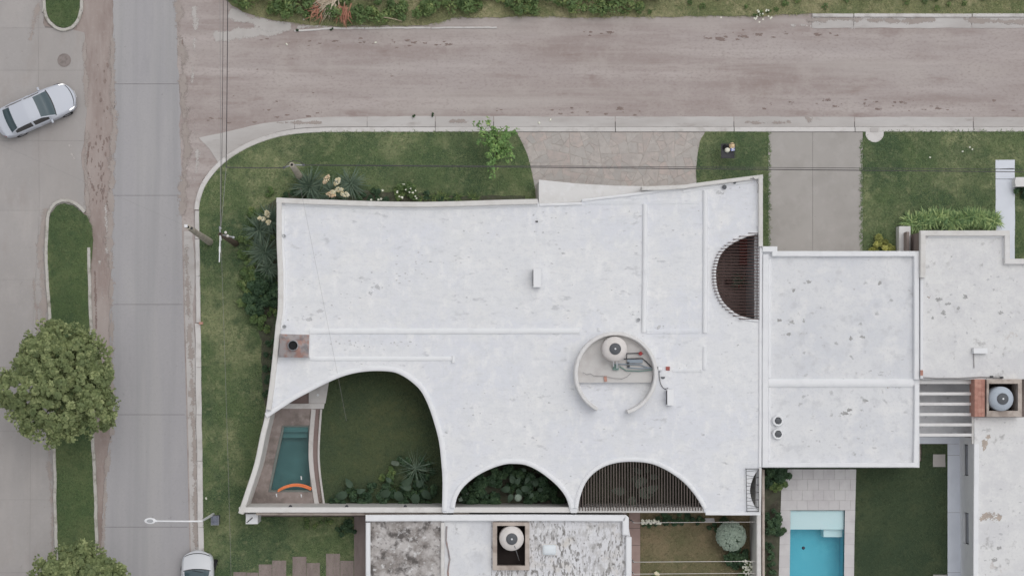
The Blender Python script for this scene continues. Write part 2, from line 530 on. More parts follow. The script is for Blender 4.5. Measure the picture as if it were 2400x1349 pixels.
m_slat2 = M('grey_wood_slat', c(98, 89, 84), [(c(78, 71, 68), 3, .45, .7, .7, (1, .3, 1))], rough=.7, rand=(c(84, 77, 74), .8))
m_red = M('oxide_red_wood', c(150, 84, 78), [(c(126, 68, 64), 3, .45, .7, .7)], rough=.6)
m_metal = M('galvanised_metal', c(150, 152, 155), [(c(120, 122, 126), 3, .5, .7, .6)], rough=.45, metal=.5)
m_steel = M('dark_steel', c(62, 62, 66), [(c(48, 48, 50), 4, .5, .7, .6)], rough=.5)
m_black = M('black_rubber', c(34, 34, 36), [], rough=.8)
m_copper = M('rusted_sheet', c(146, 140, 140), [(c(150, 112, 100), 1.6, .5, .62, .8), (c(98, 96, 100), 2.2, .5, .65, .7), (c(158, 150, 146), 3, .55, .7, .5)], rough=.55, metal=.3, bump=(6, .2))
m_cream = M('cream_plastic', c(208, 203, 200), [(c(190, 182, 172), 3, .5, .75, .5)], rough=.5)
m_lid = M('grey_lid', c(88, 90, 94), [(c(70, 72, 76), 6, .5, .7, .5)], rough=.5)
m_bluegrey = M('blue_grey_tank', c(168, 176, 186), [(c(150, 158, 168), 3, .5, .7, .6)], rough=.5)
m_brick = M('red_brick', c(172, 128, 116), [(c(150, 108, 98), 4, .45, .7, .7)], rough=.9, rand=(c(184, 144, 130), .9), bump=(20, .3))
m_well = M('well_plaster', c(176, 166, 158), [(c(140, 128, 120), 1.6, .45, .65, .8)], rough=.9)
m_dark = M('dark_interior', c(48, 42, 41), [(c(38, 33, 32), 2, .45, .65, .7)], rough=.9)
m_glass = M('window_glass', c(74, 78, 84), [], rough=.12, spec=.6)
m_pole = M('concrete_pole', c(172, 166, 154), [(c(140, 134, 122), 2.2, .45, .65, .7)], rough=.9)
m_whitemetal = M('white_metal', c(216, 217, 219), [], rough=.4)
m_wire = M('cable', c(78, 76, 77), [], rough=.7)
m_wire2 = M('grey_cable', c(138, 136, 136), [], rough=.7)
m_wood = M('tree_bark', c(92, 82, 70), [(c(66, 58, 50), 6, .45, .65, .8)], rough=.95, bump=(14, .6))
m_paver = M('brown_plank_paver', c(140, 128, 124), [(c(122, 110, 107), 2.2, .45, .68, .8, (1, .2, 1)), (c(150, 139, 134), 6, .5, .7, .4, (1, .3, 1))], rough=.8, rand=(c(128, 116, 112), .8))
m_pooldeck = M('pale_pool_paver', c(197, 195, 195), [(c(178, 174, 176), 1.5, .45, .7, .6), (c(198, 196, 196), 4, .5, .7, .4)], rough=.8, rand=(c(188, 185, 186), .8))
m_deckjoint = M('deck_joint', c(170, 166, 164), [], rough=.9)
m_pathblue = M('pale_path', c(208, 212, 220), [(c(196, 200, 208), .8, .45, .65, .7)], rough=.8, rand=(c(200, 204, 212), .6))
m_greyfloor = M('grey_floor', c(206, 207, 210), [(c(190, 191, 194), 1, .45, .65, .8), (c(136, 136, 136), 2.6, .62, .72, .6)], rough=.8)
m_pool = M('turquoise_tile', c(88, 176, 192), [(c(72, 158, 176), .4, .4, .65, .7), (c(104, 188, 200), 2, .5, .7, .4)], rough=.5)
m_poolpale = M('pale_pool_step', c(216, 228, 242), [(c(206, 222, 238), .7, .45, .65, .7)], rough=.5, rand=(c(210, 224, 240), .5))
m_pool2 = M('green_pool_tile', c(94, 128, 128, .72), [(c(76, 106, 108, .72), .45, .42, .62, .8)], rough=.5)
m_courtpave = M('court_stone', c(132, 122, 118, .7), [(c(104, 96, 92, .7), .9, .42, .62, .9), (c(152, 142, 138, .7), 2.5, .5, .7, .6)], rough=.9, bump=(9, .3))
m_orange = M('orange_foam', c(232, 132, 88), [(c(214, 112, 72), 4, .5, .7, .5)], rough=.7)
m_water = water_mat('pool_water', (.86, .95, .97, 1))
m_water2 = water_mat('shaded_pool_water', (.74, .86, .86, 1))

def leafmat(name, g, d, y, k=.62, transl=.15):
    g, d, y = c(*g, k), c(*d, k), c(*y, k)
    return M(name, d, [(g, 1.6, .4, .62, .7)], var=(g, .85, y, .7), rough=.6, spec=.35, transl=transl)
m_leaf = leafmat('olive_leaves', (112, 122, 82), (80, 92, 62), (154, 160, 116), .56, .25)
m_leaf2 = leafmat('light_green_leaves', (112, 142, 84), (76, 104, 62), (150, 172, 104))
m_leafd = leafmat('deep_green_leaves', (58, 80, 56), (42, 60, 44), (86, 106, 74))
m_leafw = leafmat('weed_leaves', (92, 112, 68), (62, 80, 50), (134, 142, 90))
m_leafy = leafmat('yellow_green_leaves', (150, 152, 84), (98, 104, 62), (196, 190, 112))
m_leafg = leafmat('grey_green_leaves', (128, 140, 128), (110, 122, 112), (146, 156, 144), .5)
m_hedge = leafmat('strap_leaves', (114, 134, 88), (72, 96, 64), (158, 170, 118), .55)
m_yucca = leafmat('yucca_blades', (88, 104, 88), (62, 78, 66), (112, 126, 108), transl=.05)
m_flower = M('cream_petals', c(224, 212, 178), [(c(238, 232, 210), 6, .45, .6, .8)], rough=.7)
m_peach = M('peach_petals', c(226, 196, 166), [(c(236, 216, 190), 6, .45, .6, .8)], rough=.7)
m_wpetal = M('white_petals', c(222, 222, 208), [], rough=.7)
m_straw = M('dead_frond', c(176, 162, 142), [(c(140, 124, 106), 5, .45, .65, .7)], rough=.9, var=(c(196, 184, 166), .8))
m_rust = M('rusty_frond', c(150, 104, 88), [(c(120, 82, 70), 5, .45, .65, .7)], rough=.9, var=(c(168, 124, 104), .8))
# ================================================================== THE GROUND
gb = MB().holed([(-260, -260), (260, -260), (260, 260), (-260, 260)], [W([(666, 1000), (722, 1000), (727, 1148), (634, 1148)]), W([(1850.5, 1193), (1981, 1193), (1979, 1349), (1973, 1762), (1844, 1762), (1848, 1349)])], -.5, -.06)
struct('ground', gb, m_soil)
# packed dirt cross street and its mouth onto the avenue
struct('dirt_road', MB().prism(W([(400, -60), (560, -40), (700, 10), (3600, 10), (3600, 300), (740, 300), (560, 345), (470, 424), (400, 424)]), -.4, -.012), m_road)
struct('dirt_verge', MB().prism(W([(180, -700), (274, -700), (274, 2200), (180, 2200)]), -.4, -.020), m_road_v)
struct('dirt_shoulder', MB().prism(W([(402, -700), (560, -700), (560, -60), (398, -60)]), -.4, -.026), m_road_v)
struct('dirt_gutter', MB().prism(W(rough([(402, 418), (474, 418)], 6, 3, False, 1)+[(490, 2200), (402, 2200)]), -.4, -.014), m_road)

def slab_rows(name, left, right, ys, z0, z1, mat, parent, gap=1.0, seed=0, tilt=.004):
    r = random.Random(seed)
    for y0, y1 in zip(ys, ys[1:]):
        a = [y for _, y in left if y0+gap/2 < y < y1-gap/2]
        b = [y for _, y in right if y0+gap/2 < y < y1-gap/2]
        yl = [y0+gap/2]+a+[y1-gap/2]
        yr = [y0+gap/2]+b+[y1-gap/2]
        poly = [(interp(left, y), y) for y in yl]+[(interp(right, y), y) for y in reversed(yr)]
        obj('slab', MB().prism(W(poly), z0, z1+r.uniform(-tilt, tilt)), mat, parent)

# --- concrete lane beside the corner lot, cast in bays
laneL = [(264, -700), (262, -100), (265, 60), (261, 150), (268, 250), (264, 330), (262, 460), (258, 560), (260, 700), (258, 800), (262, 900), (263, 1000), (252, 1060), (242, 1200), (233, 1349), (230, 1500), (226, 2200)]
laneR = [(410, -700), (413, -100), (416, 100), (418, 200), (424, 330), (425, 460), (427, 560), (430, 713), (434, 860), (437, 971), (441, 1150), (443, 1234), (446, 1349), (448, 1500), (456, 2200)]
rl = lambda pts, amp, s: [(x, y) for x, y in rough([(x, y) for x, y in pts], 9, amp, False, s)]
def mono(p):
    out = [p[0]]
    for q in p[1:]:
        if q[1] > out[-1][1]+.5: out.append(q)
    return out
laneLr, laneRr = mono(rl(laneL, 2.6, 3)), mono(rl(laneR[:6], 3.2, 4)+laneR[6:])
lane = struct('concrete_lane', MB().prism(W([(interp(laneL, y)+4, y) for y in (-700, 0, 400, 900, 1349, 2200)]+[(interp(laneR, y)-4, y) for y in (2200, 1349, 900, 400, 0, -700)]), -.3, -.004), m_joint)
slab_rows('slab', laneLr, laneRr, [-700, -320, -62, 197, 458, 713, 971, 1234, 1495, 1752, 2010, 2200], -.3, .012, m_lane, lane, .8, 2)
# narrow outer bay between lane and kerb, half buried in dirt
outL = [(431, 540), (433, 713), (437, 860), (440, 971), (444, 1150), (446, 1234), (449, 1349), (459, 2200)]
outR = [(452, 540), (456, 640), (452, 740), (461, 820), (458, 900), (464, 1000), (467, 1150), (469, 1234), (471, 1349), (480, 2200)]
gut2 = struct('lane_gutter', MB().prism(W([(433, 545), (452, 545), (470, 1349), (476, 2200), (462, 2200), (448, 1349)]), -.3, -.008), m_road)
slab_rows('slab', outL, mono(rl(outR, 2, 8)), [541, 713, 971, 1234, 1495, 1900, 2195], -.3, .006, m_gutter, gut2, 1.0, 4)

# --- avenue carriageway on the left
avL = [(-700, -700), (-700, 2200)]
avR = [(104, -700), (106, 0), (104, 30), (120, 62), (150, 78), (190, 62), (198, 110), (197, 150), (204, 190), (204, 240), (200, 300), (194, 335), (189, 360), (196, 400), (199, 445), (202, 490), (150, 494), (112, 500), (110, 560), (108, 620), (112, 680), (117, 760), (121, 900), (124, 1000), (128, 1100), (130, 1200), (133, 1349), (140, 2200)]
avRm = mono(rough(avR[:2]+[(106, 64), (196, 66)]+avR[6:16]+[(199, 492), (113, 494)]+avR[18:], 9, 2.2, False, 9))
avRm = [(x-2 if y < 60 else x, y) for x, y in avRm]
ave = struct('avenue', MB().prism(W([(-700, -700), (100, -700), (102, 60), (188, 80), (185, 480), (106, 505), (126, 1349), (132, 2200), (-700, 2200)]), -.3, -.002), m_softjoint)
mid = [(88, -700), (90, 165), (92, 500), (72, 860), (70, 1349), (70, 2200)]
ys = [-700, -420, -130, 66, 165, 330, 493, 655, 860, 1010, 1170, 1340, 1600, 1900, 2200]
slab_rows('slab', [(-300, -700), (-300, 2200)], mid, ys, -.3, .012, m_avenue, ave, .34, 5, .002)
slab_rows('slab', [(x+.3, y) for x, y in mid], avRm, ys, -.3, .012, m_avenue, ave, .34, 6, .002)
slab_rows('slab', avL, [(-300.5, -700), (-300.5, 2200)], ys[::2], -.3, .012, m_avenue, ave, .5, 7, .002)

# --- islands between avenue and lane
def island(name, poly, kerbs, mat):
    s = struct(name, MB().prism(W(rough(poly, 8, 1.6, True, len(poly))), -.3, .10), mat)
    for k in kerbs:
        pts = smoothline(k, 4)
        n = max(1, len(pts)//14)
        for i in range(0, len(pts)-1, 14):
            seg = pts[i:i+15]
            if len(seg) > 1:
                seg = rough(seg, 7, .8, False, i)
                obj('kerb_stone', MB().sweep(W(seg), rect(-.085, .085, -.2, .135, .025)), m_kerb_old, s)
    return s
isl_top = [(106, -200), (107, 20), (115, 45), (132, 62), (150, 67), (168, 62), (180, 48), (188, 25), (190, -200)]
island('grass_island', isl_top, [[(102, -200), (104, 0), (105, 25), (113, 47), (130, 64), (150, 70), (169, 65), (182, 50), (190, 25), (192, 0), (193, -200)]], m_island)
isl = [(113, 540), (120, 500), (134, 482), (152, 476), (172, 481), (188, 492), (204, 506), (214, 530), (218, 560), (216, 590), (212, 620), (213, 700), (214, 860), (217, 1010), (222, 1100), (225, 1200), (231, 1349), (240, 2100), (142, 2100), (134, 1349), (130, 1200), (125, 1000), (118, 745), (112, 640)]
island('grass_island', isl, [
    [(199, 497), (187, 485), (170, 474), (150, 470), (132, 476), (119, 492), (112, 512), (110, 560), (109, 610), (113, 680), (117, 745), (122, 900), (125, 1000), (129, 1100), (130, 1200), (134, 1349), (142, 2100)],
    [(208, 580), (210, 640), (212, 700), (214, 790), (215, 860), (217, 1010), (222, 1100), (225, 1200), (228, 1290), (231, 1349), (240, 2100)]], m_island)

# --- kerb, gutter and apron of the corner lot and the north side of the block
joints = [1020, 1157, 1442, 1720, 2003, 2281, 2560, 2840, 3120, 3400]
outer = smoothline([(466, 323), (530, 309), (600, 293), (650, 285), (700, 280), (745, 275), (900, 273), (1020, 272)], 4)
inner_k = smoothline([(467, 492), (470, 470), (480, 440), (497, 413), (520, 388), (550, 365), (590, 343), (640, 325), (690, 315), (750, 311), (860, 310), (1020, 310)], 4)
pave = struct('kerb_gutter', MB().prism(W([(516, 372), (540, 325), (700, 293), (745, 285), (3400, 285), (3400, 308), (745, 308), (690, 311), (600, 334), (545, 364)]), -.3, -.004), m_joint)
gut_in = [p for p in smoothline([(512, 382), (550, 353), (590, 331), (640, 312.5), (690, 302), (750, 298), (860, 297), (1019, 297)], 4)]
cuts = [(466, 690), (691, 860), (861, 1019.4)]
poly_all = [(p, 'o') for p in outer]
def between(pts, a, b):
    out = []
    for (x0, y0), (x1, y1) in zip(pts, pts[1:]):
        for x in (a, b):
            if x0 < x < x1 and abs(x-x0) > .01:
                pass
        if a <= x0 <= b: out.append((x0, y0))
    if a <= pts[-1][0] <= b: out.append(pts[-1])
    return out
def yat(pts, x):
    for (x0, y0), (x1, y1) in zip(pts, pts[1:]):
        if x0 <= x <= x1: return y0+(y1-y0)*(x-x0)/max(1e-6, x1-x0)
    return pts[-1][1]
for a, b in cuts:
    top = [(a, yat(outer, a))]+[p for p in outer if a+1 < p[0] < b-1]+[(b, yat(outer, b))]
    if a == 466: bot = [(492, 350)]+[p for p in gut_in if a+1 < p[0] < b-1]+[(b, yat(gut_in, b))]
    else: bot = [(a, yat(gut_in, a))]+[p for p in gut_in if a+1 < p[0] < b-1]+[(b, yat(gut_in, b))]
    obj('gutter_slab', MB().prism(W(rough(top, 10, .8, False, 3)+bot[::-1]), -.3, .010), m_gutter, pave)
for a, b in zip(joints, joints[1:]):
    t = rough([(a+.9, 272.5+(a-1020)*.0015), (b-.9, 272.5+(b-1020)*.0015)], 12, .8, False, a)
    obj('gutter_slab', MB().prism(W(t+[(b-.9, 297.2), (a+.9, 297.2)]), -.3, .010+rng.uniform(-.004, .004)), m_gutter, pave)
    obj('kerb_stone', MB().sweep(W([(a+.9, 303.8), (b-.9, 303.8)]), rect(-.13, .13, -.2, .125, .03)), m_kerb, pave)
kp = inner_k
for i in range(0, len(kp)-1, 9):
    seg = kp[i:i+10]
    if len(seg) > 1:
        obj('kerb_stone', MB().sweep(W(seg), rect(.0, .26, -.2, .125, .03)), m_kerb, pave)
kw = [(467, 494), (469, 600), (471, 750), (474, 1000), (477, 1200), (480, 1349), (487, 2200)]
west_k = struct('lane_kerb', MB().prism(W([(466, 494), (468, 494), (480, 1349), (486, 2200), (485, 2200), (478, 1349)]), -.3, .02), m_joint)
for y0, y1 in zip([494, 560, 647, 757, 860, 971, 1080, 1234, 1349, 1700], [560, 647, 756, 860, 971, 1080, 1234, 1349, 1700, 2195]):
    seg = rough([(interp(kw, y)-1, y) for y in np.linspace(y0+.5, y1-.5, 5)], 10, .8, False, y0)
    w = .24 if y0 < 700 else .30
    obj('kerb_stone', MB().sweep(W(seg), rect(-w+.02, .02, -.2, .115, .025)), m_kerb, west_k)

# --- north side of the dirt road
nk = struct('north_kerb', MB().prism(W([(1905, 38), (3600, 46), (3600, 60), (1905, 60)]), -.3, -.004), m_joint)
for a, b in zip([1903, 2001, 2278, 2556, 2840], [2000, 2277, 2555, 2839, 3400]):
    obj('gutter_slab', MB().prism(W(rough([(a, 40), (b, 41), (b, 66), (a, 66)], 12, .9, True, a)), -.3, .010), m_gutter, nk)
    obj('kerb_stone', MB().sweep(W([(a+.6, 36.5), (b-.6, 37)]), rect(-.10, .10, -.2, .10, .03)), m_kerb, nk)
for a, b in ((690, 855), (856, 1010), (1011, 1165)):
    obj('kerb_stone', MB().sweep(W(rough([(a, yat([(690, 73), (740, 68), (860, 66), (1165, 65)], a)), ((a+b)/2, yat([(690, 73), (740, 68), (860, 66), (1165, 65)], (a+b)/2)), (b-.8, yat([(690, 73), (740, 68), (860, 66), (1165, 65)], b))], 9, .8, False, a)), rect(-.05, .05, -.2, .05, .015)), m_kerb, nk)
struct('north_verge', MB().prism(W(rough([(470, -700), (3600, -700), (3600, 36), (2400, 34), (1900, 32), (1800, 37), (1600, 38), (1400, 41), (1200, 39), (1080, 41), (1000, 58), (800, 62), (700, 56), (640, 48), (600, 38), (570, 26), (545, 13), (527, -2), (510, -60)], 10, 2.5, True, 5)), -.4, .05), m_verge)

# --- thin films: dust over concrete, cement smears over dirt, damp clods
class Films:
    def __init__(s): s.v, s.f, s.a, s.n = [], [], [], 0
    def blob(s, poly, z):
        s.n += 1; z += .00012*(s.n % 40)
        w = [P(x, y, z) for x, y in poly]
        n = len(w); cx = sum((p for p in w), Vector())/n
        k = len(s.v)
        s.v += [tuple(p) for p in w]+[tuple(cx+(p-cx)*.62) for p in w]+[tuple(cx)]
        s.a += [.1]*n+[.42]*n+[.6]
        for i in range(n):
            j = (i+1) % n
            s.f += [(k+i, k+j, k+n+j), (k+i, k+n+j, k+n+i), (k+n+i, k+n+j, k+2*n)]
    def strip(s, path, hw, z, fade=1.0):
        s.n += 1; z += .00012*(s.n % 40)
        pts = smoothline(path, 5)
        k = len(s.v)
        for i, (x, y) in enumerate(pts):
            x0, y0 = pts[max(i-1, 0)]; x1, y1 = pts[min(i+1, len(pts)-1)]
            L = math.hypot(x1-x0, y1-y0); nx, ny = -(y1-y0)/L, (x1-x0)/L
            e = 0 if i in (0, len(pts)-1) else 1
            for u, a in ((-1, 0), (-.5, .3), (0, .55), (.5, .3), (1, 0)):
                s.v.append(tuple(P(x+nx*hw*1.7*u, y+ny*hw*1.7*u, z))); s.a.append(a*e*fade)
        for i in range(len(pts)-1):
            for q in range(4):
                a = k+i*5+q
                s.f += [(a, a+1, a+6), (a, a+6, a+5)]
    def build(s, name, mat):
        fastmesh(name, np.array(s.v), np.array(s.f), mat, var=s.a, kind='stuff', uvar='fade')
fd = Films()
fd.strip([(415, -80), (420, 60), (428, 150), (430, 260), (436, 330), (432, 420), (428, 520)], 16, .022)
fd.strip([(205, 300), (201, 400), (206, 480), (200, 520)], 10, .022)
fd.strip([(198, 90), (200, 180), (205, 260)], 9, .022)
fd.strip([(262, 40), (264, 200), (268, 300), (262, 430), (258, 560), (262, 680)], 13, .022)
fd.strip([(258, 560), (262, 800), (262, 1000), (246, 1150), (238, 1400)], 9, .022)
fd.strip([(436, 560), (441, 713), (449, 860), (453, 971), (457, 1100), (459, 1234), (461, 1400)], 13, .0215)
fd.strip([(108, 480), (96, 560), (98, 640), (104, 740), (112, 860)], 16, .022)
fd.strip([(92, 0), (80, 60), (70, 100)], 12, .022)
fd.strip([(78, 640), (84, 720), (90, 800)], 9, .022, .9)
fd.strip([(120, 980), (116, 1080), (122, 1200), (124, 1349)], 10, .022)
for x0, x1, y in ((640, 760, 288), (1035, 1130, 287), (1740, 1860, 286)):
    fd.strip([(x0, y), ((x0+x1)/2, y+rng.uniform(-4, 4)), (x1, y)], rng.uniform(6, 10), .022, .9)
fd.strip([(1880, 48), (1990, 44), (2120, 50), (2200, 46)], 11, .022)
fd.strip([(2250, 44), (2330, 50), (2500, 50)], 10, .022)
fd.blob(rough([(1880, 270), (1915, 272), (1905, 292), (1893, 290)], 6, 2, True, 1), .023)
fd.build('road_dust', m_dust)
fp = Films()
fp.strip([(455, 12), (457, 40), (458, 75)], 13, -.006)
fp.strip([(456, 85), (456, 108), (452, 160), (450, 200)], 9, -.006, .8)
fp.strip([(496, 86), (560, 80), (610, 73), (668, 70)], 15, -.006, 1.3)
fp.strip([(535, 26), (570, 42), (620, 58), (690, 66)], 17, -.006, 1.2)
fp.strip([(690, 66), (740, 60), (770, 64)], 10, -.006)
fp.strip([(453, 255), (455, 300), (457, 340)], 7, -.006, .7)
fp.strip([(462, 340), (461, 380), (456, 430)], 9, -.006, .8)
fp.strip([(232, 600), (240, 680), (246, 760)], 9, -.014, .7)
fp.strip([(246, 470), (252, 540), (250, 600)], 9, -.014, .9)
fp.strip([(162, 335), (168, 360), (180, 380)], 11, .021, .8)
fp.strip([(1840, 60), (1960, 62), (2010, 66)], 8, -.006, .9)
for i in range(40):
    x, y = rng.uniform(520, 2380), rng.uniform(110, 262); l = rng.uniform(30, 150)
    fp.strip([(x, y), (x+l/2, y+rng.uniform(-2, 2)), (x+l, y+rng.uniform(-4, 4))], rng.uniform(2, 7), -.008, rng.uniform(.3, .6))
fp.build('cement_smears', m_pale)
fc = Films()
def clods(x0, x1, y0, y1, n, s=1.0):
    for _ in range(n):
        x, y = rng.uniform(x0, x1), rng.gauss((y0+y1)/2, (y1-y0)/4)
        r = rng.uniform(3, 8)*s*rng.choice((.5, .7, 1, 1.5))
        fc.blob([(x+r*rng.uniform(1.0, 2.6)*math.cos(t), y+r*rng.uniform(.5, .9)*math.sin(t)) for t in np.linspace(0, 2*math.pi, 9)[:-1]], -.004+rng.uniform(0, .003))
clods(1650, 1830, 70, 100, 16); clods(1840, 1990, 72, 86, 8, .7); clods(1340, 1430, 72, 86, 5, .8); clods(580, 1060, 88, 112, 26, .8)
clods(780, 1000, 92, 104, 12, .7); clods(1250, 1500, 250, 268, 12, .8); clods(1780, 2060, 232, 256, 20, .8); clods(2080, 2400, 222, 262, 16, .7)
clods(480, 760, 245, 300, 22, .6); clods(1000, 1240, 250, 268, 9, .7); clods(470, 1000, 100, 250, 12, .5); clods(2120, 2240, 240, 264, 8, .9)
for _ in range(60):
    x, y = rng.gauss(235, 10), rng.choice([rng.uniform(150, 480), rng.uniform(280, 480)]); r = rng.uniform(3, 8)
    fc.blob([(x+r*.6*rng.uniform(.6, 1.2)*math.cos(t), y+r*rng.uniform(.8, 1.9)*math.sin(t)) for t in np.linspace(0, 2*math.pi, 9)[:-1]], -.012+rng.uniform(0, .003))
for a in ([(206, 400), (212, 425), (224, 450)], [(212, 330), (206, 360), (204, 390)], [(203, 455), (208, 480)], [(222, 630), (224, 700), (226, 780)], [(219, 800), (222, 860)], [(112, 560), (106, 600)], [(428, 80), (426, 140)]):
    fc.strip(a, 4, -.010)
fc.build('damp_clods', m_clod)

# ================================================================== LAWNS, DRIVEWAYS
lawn_curve = smoothline([(1210, 309), (1225, 338), (1238, 370), (1247, 408), (1253, 440), (1256, 470)], 4)
lawn1 = rough([p for p in reversed(inner_k[12:])][::-1], 8, .6, False, 2)
lawnA = [(x, y) for x, y in kw][::-1][:0]
corner = ([(487, 2200), (480, 1349), (477, 1200), (474, 1000), (471, 750), (469, 600)] + inner_k + [(1100, 310)] + lawn_curve + [(1256, 482), (664, 480), (655, 640), (640, 860), (600, 1080), (574, 1196), (574, 1210), (852, 1210), (852, 2200)])
struct('lawn', MB().prism(W(corner), -.3, .10), m_lawn)
small = rough([(1654, 309), (1641, 330), (1634, 360), (1631, 400), (1631, 470), (1800, 470), (1800, 309)], 7, 1.0, True, 4)
struct('lawn', MB().prism(W(small+[]), -.3, .105), m_lawn)
struct('lawn', MB().prism(W([(1770, 470.5), (1800, 470.5), (1800, 600), (1770, 600)]), -.3, .10), m_lawn)
rlawn = [(2022, 310), (3400, 310), (3400, 640), (2022, 640)]
struct('lawn', MB().prism(W(rough(rlawn, 8, 1.0, True, 6)), -.3, .10), m_lawn)
# crazy-paved drive: every flagstone its own piece
drv = struct('flagstone_drive', MB().prism(W([(1200, 310.5), (1660, 310.5), (1660, 520), (1200, 520)]), -.3, .080), m_mortar)
r0 = random.Random(5)
def area(p): return abs(sum(p[i][0]*p[(i+1) % len(p)][1]-p[(i+1) % len(p)][0]*p[i][1] for i in range(len(p))))/2
def clip_half(poly, px, py, nx, ny):
    out = []
    for i in range(len(poly)):
        a, b = poly[i], poly[(i+1) % len(poly)]
        da = (a[0]-px)*nx+(a[1]-py)*ny; db = (b[0]-px)*nx+(b[1]-py)*ny
        if da <= 0: out.append(a)
        if da*db < 0:
            t = da/(da-db); out.append((a[0]+(b[0]-a[0])*t, a[1]+(b[1]-a[1])*t))
    return out
def shard(poly, out):
    "break a slab like dropped flagstone, until the pieces are small"
    A = area(poly)
    if A < 1: return
    if A < r0.choice([210, 330, 480, 700, 1000]):
        out.append(poly); return
    k = len(poly)
    L = [math.hypot(poly[(i+1) % k][0]-poly[i][0], poly[(i+1) % k][1]-poly[i][1]) for i in range(k)]
    i = max(range(k), key=lambda q: L[q])
    t = r0.uniform(.36, .64)
    a, b = poly[i], poly[(i+1) % k]
    px, py = a[0]+(b[0]-a[0])*t, a[1]+(b[1]-a[1])*t
    ang = math.atan2(b[1]-a[1], b[0]-a[0])+r0.uniform(-.55, .55)
    nx, ny = math.cos(ang), math.sin(ang)
    shard(clip_half(poly, px-nx*.5, py-ny*.5, nx, ny), out)
    shard(clip_half(poly, px+nx*.5, py+ny*.5, -nx, -ny), out)
cells = []
shard([(1200, 311), (1660, 311), (1660, 446), (1200, 446)], cells)
ns = 0
for poly in cells:
    cx = sum(p[0] for p in poly)/len(poly); cy = sum(p[1] for p in poly)/len(poly)
    lim = interp([(1203, 310), (1228, 370), (1242, 410), (1250, 470)], cy)
    if cx < lim or cx > 1648 or ns >= 299: continue
    if len(poly) > 3 and r0.random() < .75:                      # knock off a corner
        q = r0.randrange(len(poly)); p0 = poly[q]
        d = Vector((p0[0]-cx, p0[1]-cy)); L0 = d.length; d.normalize()
        poly = clip_half(poly, cx+d.x*L0*.82, cy+d.y*L0*.82, d.x, d.y)
    poly = [(x+r0.uniform(-1.1, 1.1), y+r0.uniform(-1.1, 1.1)) for x, y in poly]
    hz = .090+r0.uniform(-.004, .005)
    w = W(poly); n = len(w)
    ce = Vector(P(cx, cy)[:2])
    inn = [tuple(ce+(Vector(p)-ce)*.94) for p in w]
    mb = MB().add([(x, y, .07) for x, y in w]+[(x, y, hz-.006) for x, y in w]+[(x, y, hz) for x, y in inn],
           [(i, (i+1) % n, n+(i+1) % n, n+i) for i in range(n)]+[(n+i, n+(i+1) % n, 2*n+(i+1) % n, 2*n+i) for i in range(n)]+[tuple(range(2*n, 3*n))])
    obj('flagstone', mb, m_stone, drv)
    ns += 1
print('flagstones', ns)
# concrete drive of the neighbour, two casts side by side
cd = struct('concrete_drive', MB().prism(W([(1801, 311), (2021, 311), (2021, 640), (1801, 640)]), -.3, .095), m_joint)
for a, b in ((1800, 1903.6), (1904.2, 2021)):
    for y0, y1 in ((310.6, 640),):
        obj('slab', MB().prism(W([(a, y0), (b, y0), (b, y1), (a, y1)]), -.3, .112), m_drive, cd)
pad = [(2028, 309)]+[(2049+22*math.cos(t), 311+23*math.sin(t)) for t in np.linspace(math.pi, 0, 12)][1:-1]+[(2070, 309)]
struct('concrete_pad', MB().prism(W(pad), -.3, .118), m_kerb)
pth = struct('garden_path', MB().prism(W([(2333, 378), (2376, 378), (2376, 640), (2333, 640)]), -.3, .10), m_joint)
for y0, y1 in ((375, 395), (396, 419.4), (420.4, 640)):
    obj('slab', MB().prism(W(rough([(2332, y0), (2377, y0), (2377, y1), (2332, y1)], 9, .5, True, int(y0))), -.3, .125), m_pathblue, pth)
# ================================================================== CORNER HOUSE
ZR, ZP = 3.30, 3.62
n_edge = smoothline([(648, 463), (730, 466.5), (816, 469.5), (900, 472), (997, 473), (1100, 470.5), (1180, 468), (1260, 466)], 3)
ne_edge = smoothline([(1364, 467), (1400, 462.5), (1450, 457), (1500, 450.5), (1560, 442), (1601, 435), (1631, 429), (1700, 420), (1788, 409)], 3)
w_edge = smoothline([(648, 463), (648, 564), (651, 633), (651, 720), (646, 760), (644, 781), (637, 851), (629, 918), (620, 977), (610, 1018), (596, 1085), (577, 1144), (558, 1201)], 3)
w_roof = [p for p in w_edge if p[1] < 960]+[(625, 968)]
arch1 = smoothline([(627, 978), (651, 962), (688, 938), (725, 918), (762, 899), (799, 883), (836, 873), (874, 869), (911, 870), (933, 875), (959, 890), (985, 914), (1003, 948), (1018, 992), (1029, 1036), (1035, 1092), (1037, 1129), (1036, 1196)], 4)
arch2 = smoothline([(1066, 1190), (1071, 1166), (1085, 1142), (1112, 1118), (1146, 1099.5), (1180, 1088), (1205, 1086), (1232, 1089), (1259, 1101), (1286, 1120), (1310, 1142), (1327, 1166), (1335, 1191)], 4)
arch3 = smoothline([(1355, 1190), (1360, 1163), (1372, 1132), (1392, 1108), (1420, 1091), (1454, 1082.5), (1491, 1081.5), (1526, 1086), (1556, 1098), (1584, 1115), (1608, 1135), (1631, 1163), (1649, 1193)], 4)
moon = smoothline([(1776, 542), (1760, 545.6), (1744, 550), (1724, 559), (1707, 569), (1693, 581), (1682, 595.6), (1674.5, 615.6), (1671, 638), (1672, 664.5), (1678, 689), (1689, 711), (1704.5, 727), (1724.5, 742), (1749, 751), (1776, 754.6)], 4)
sliver = smoothline([(1776.5, 1100), (1769, 1111), (1762, 1127), (1758, 1146), (1760, 1163), (1766, 1180), (1776.5, 1195)], 4)
e_edge = [(1788, 409), (1788, 580), (1786.5, 700), (1786, 1000), (1785, 1100), (1783.5, 1201)]
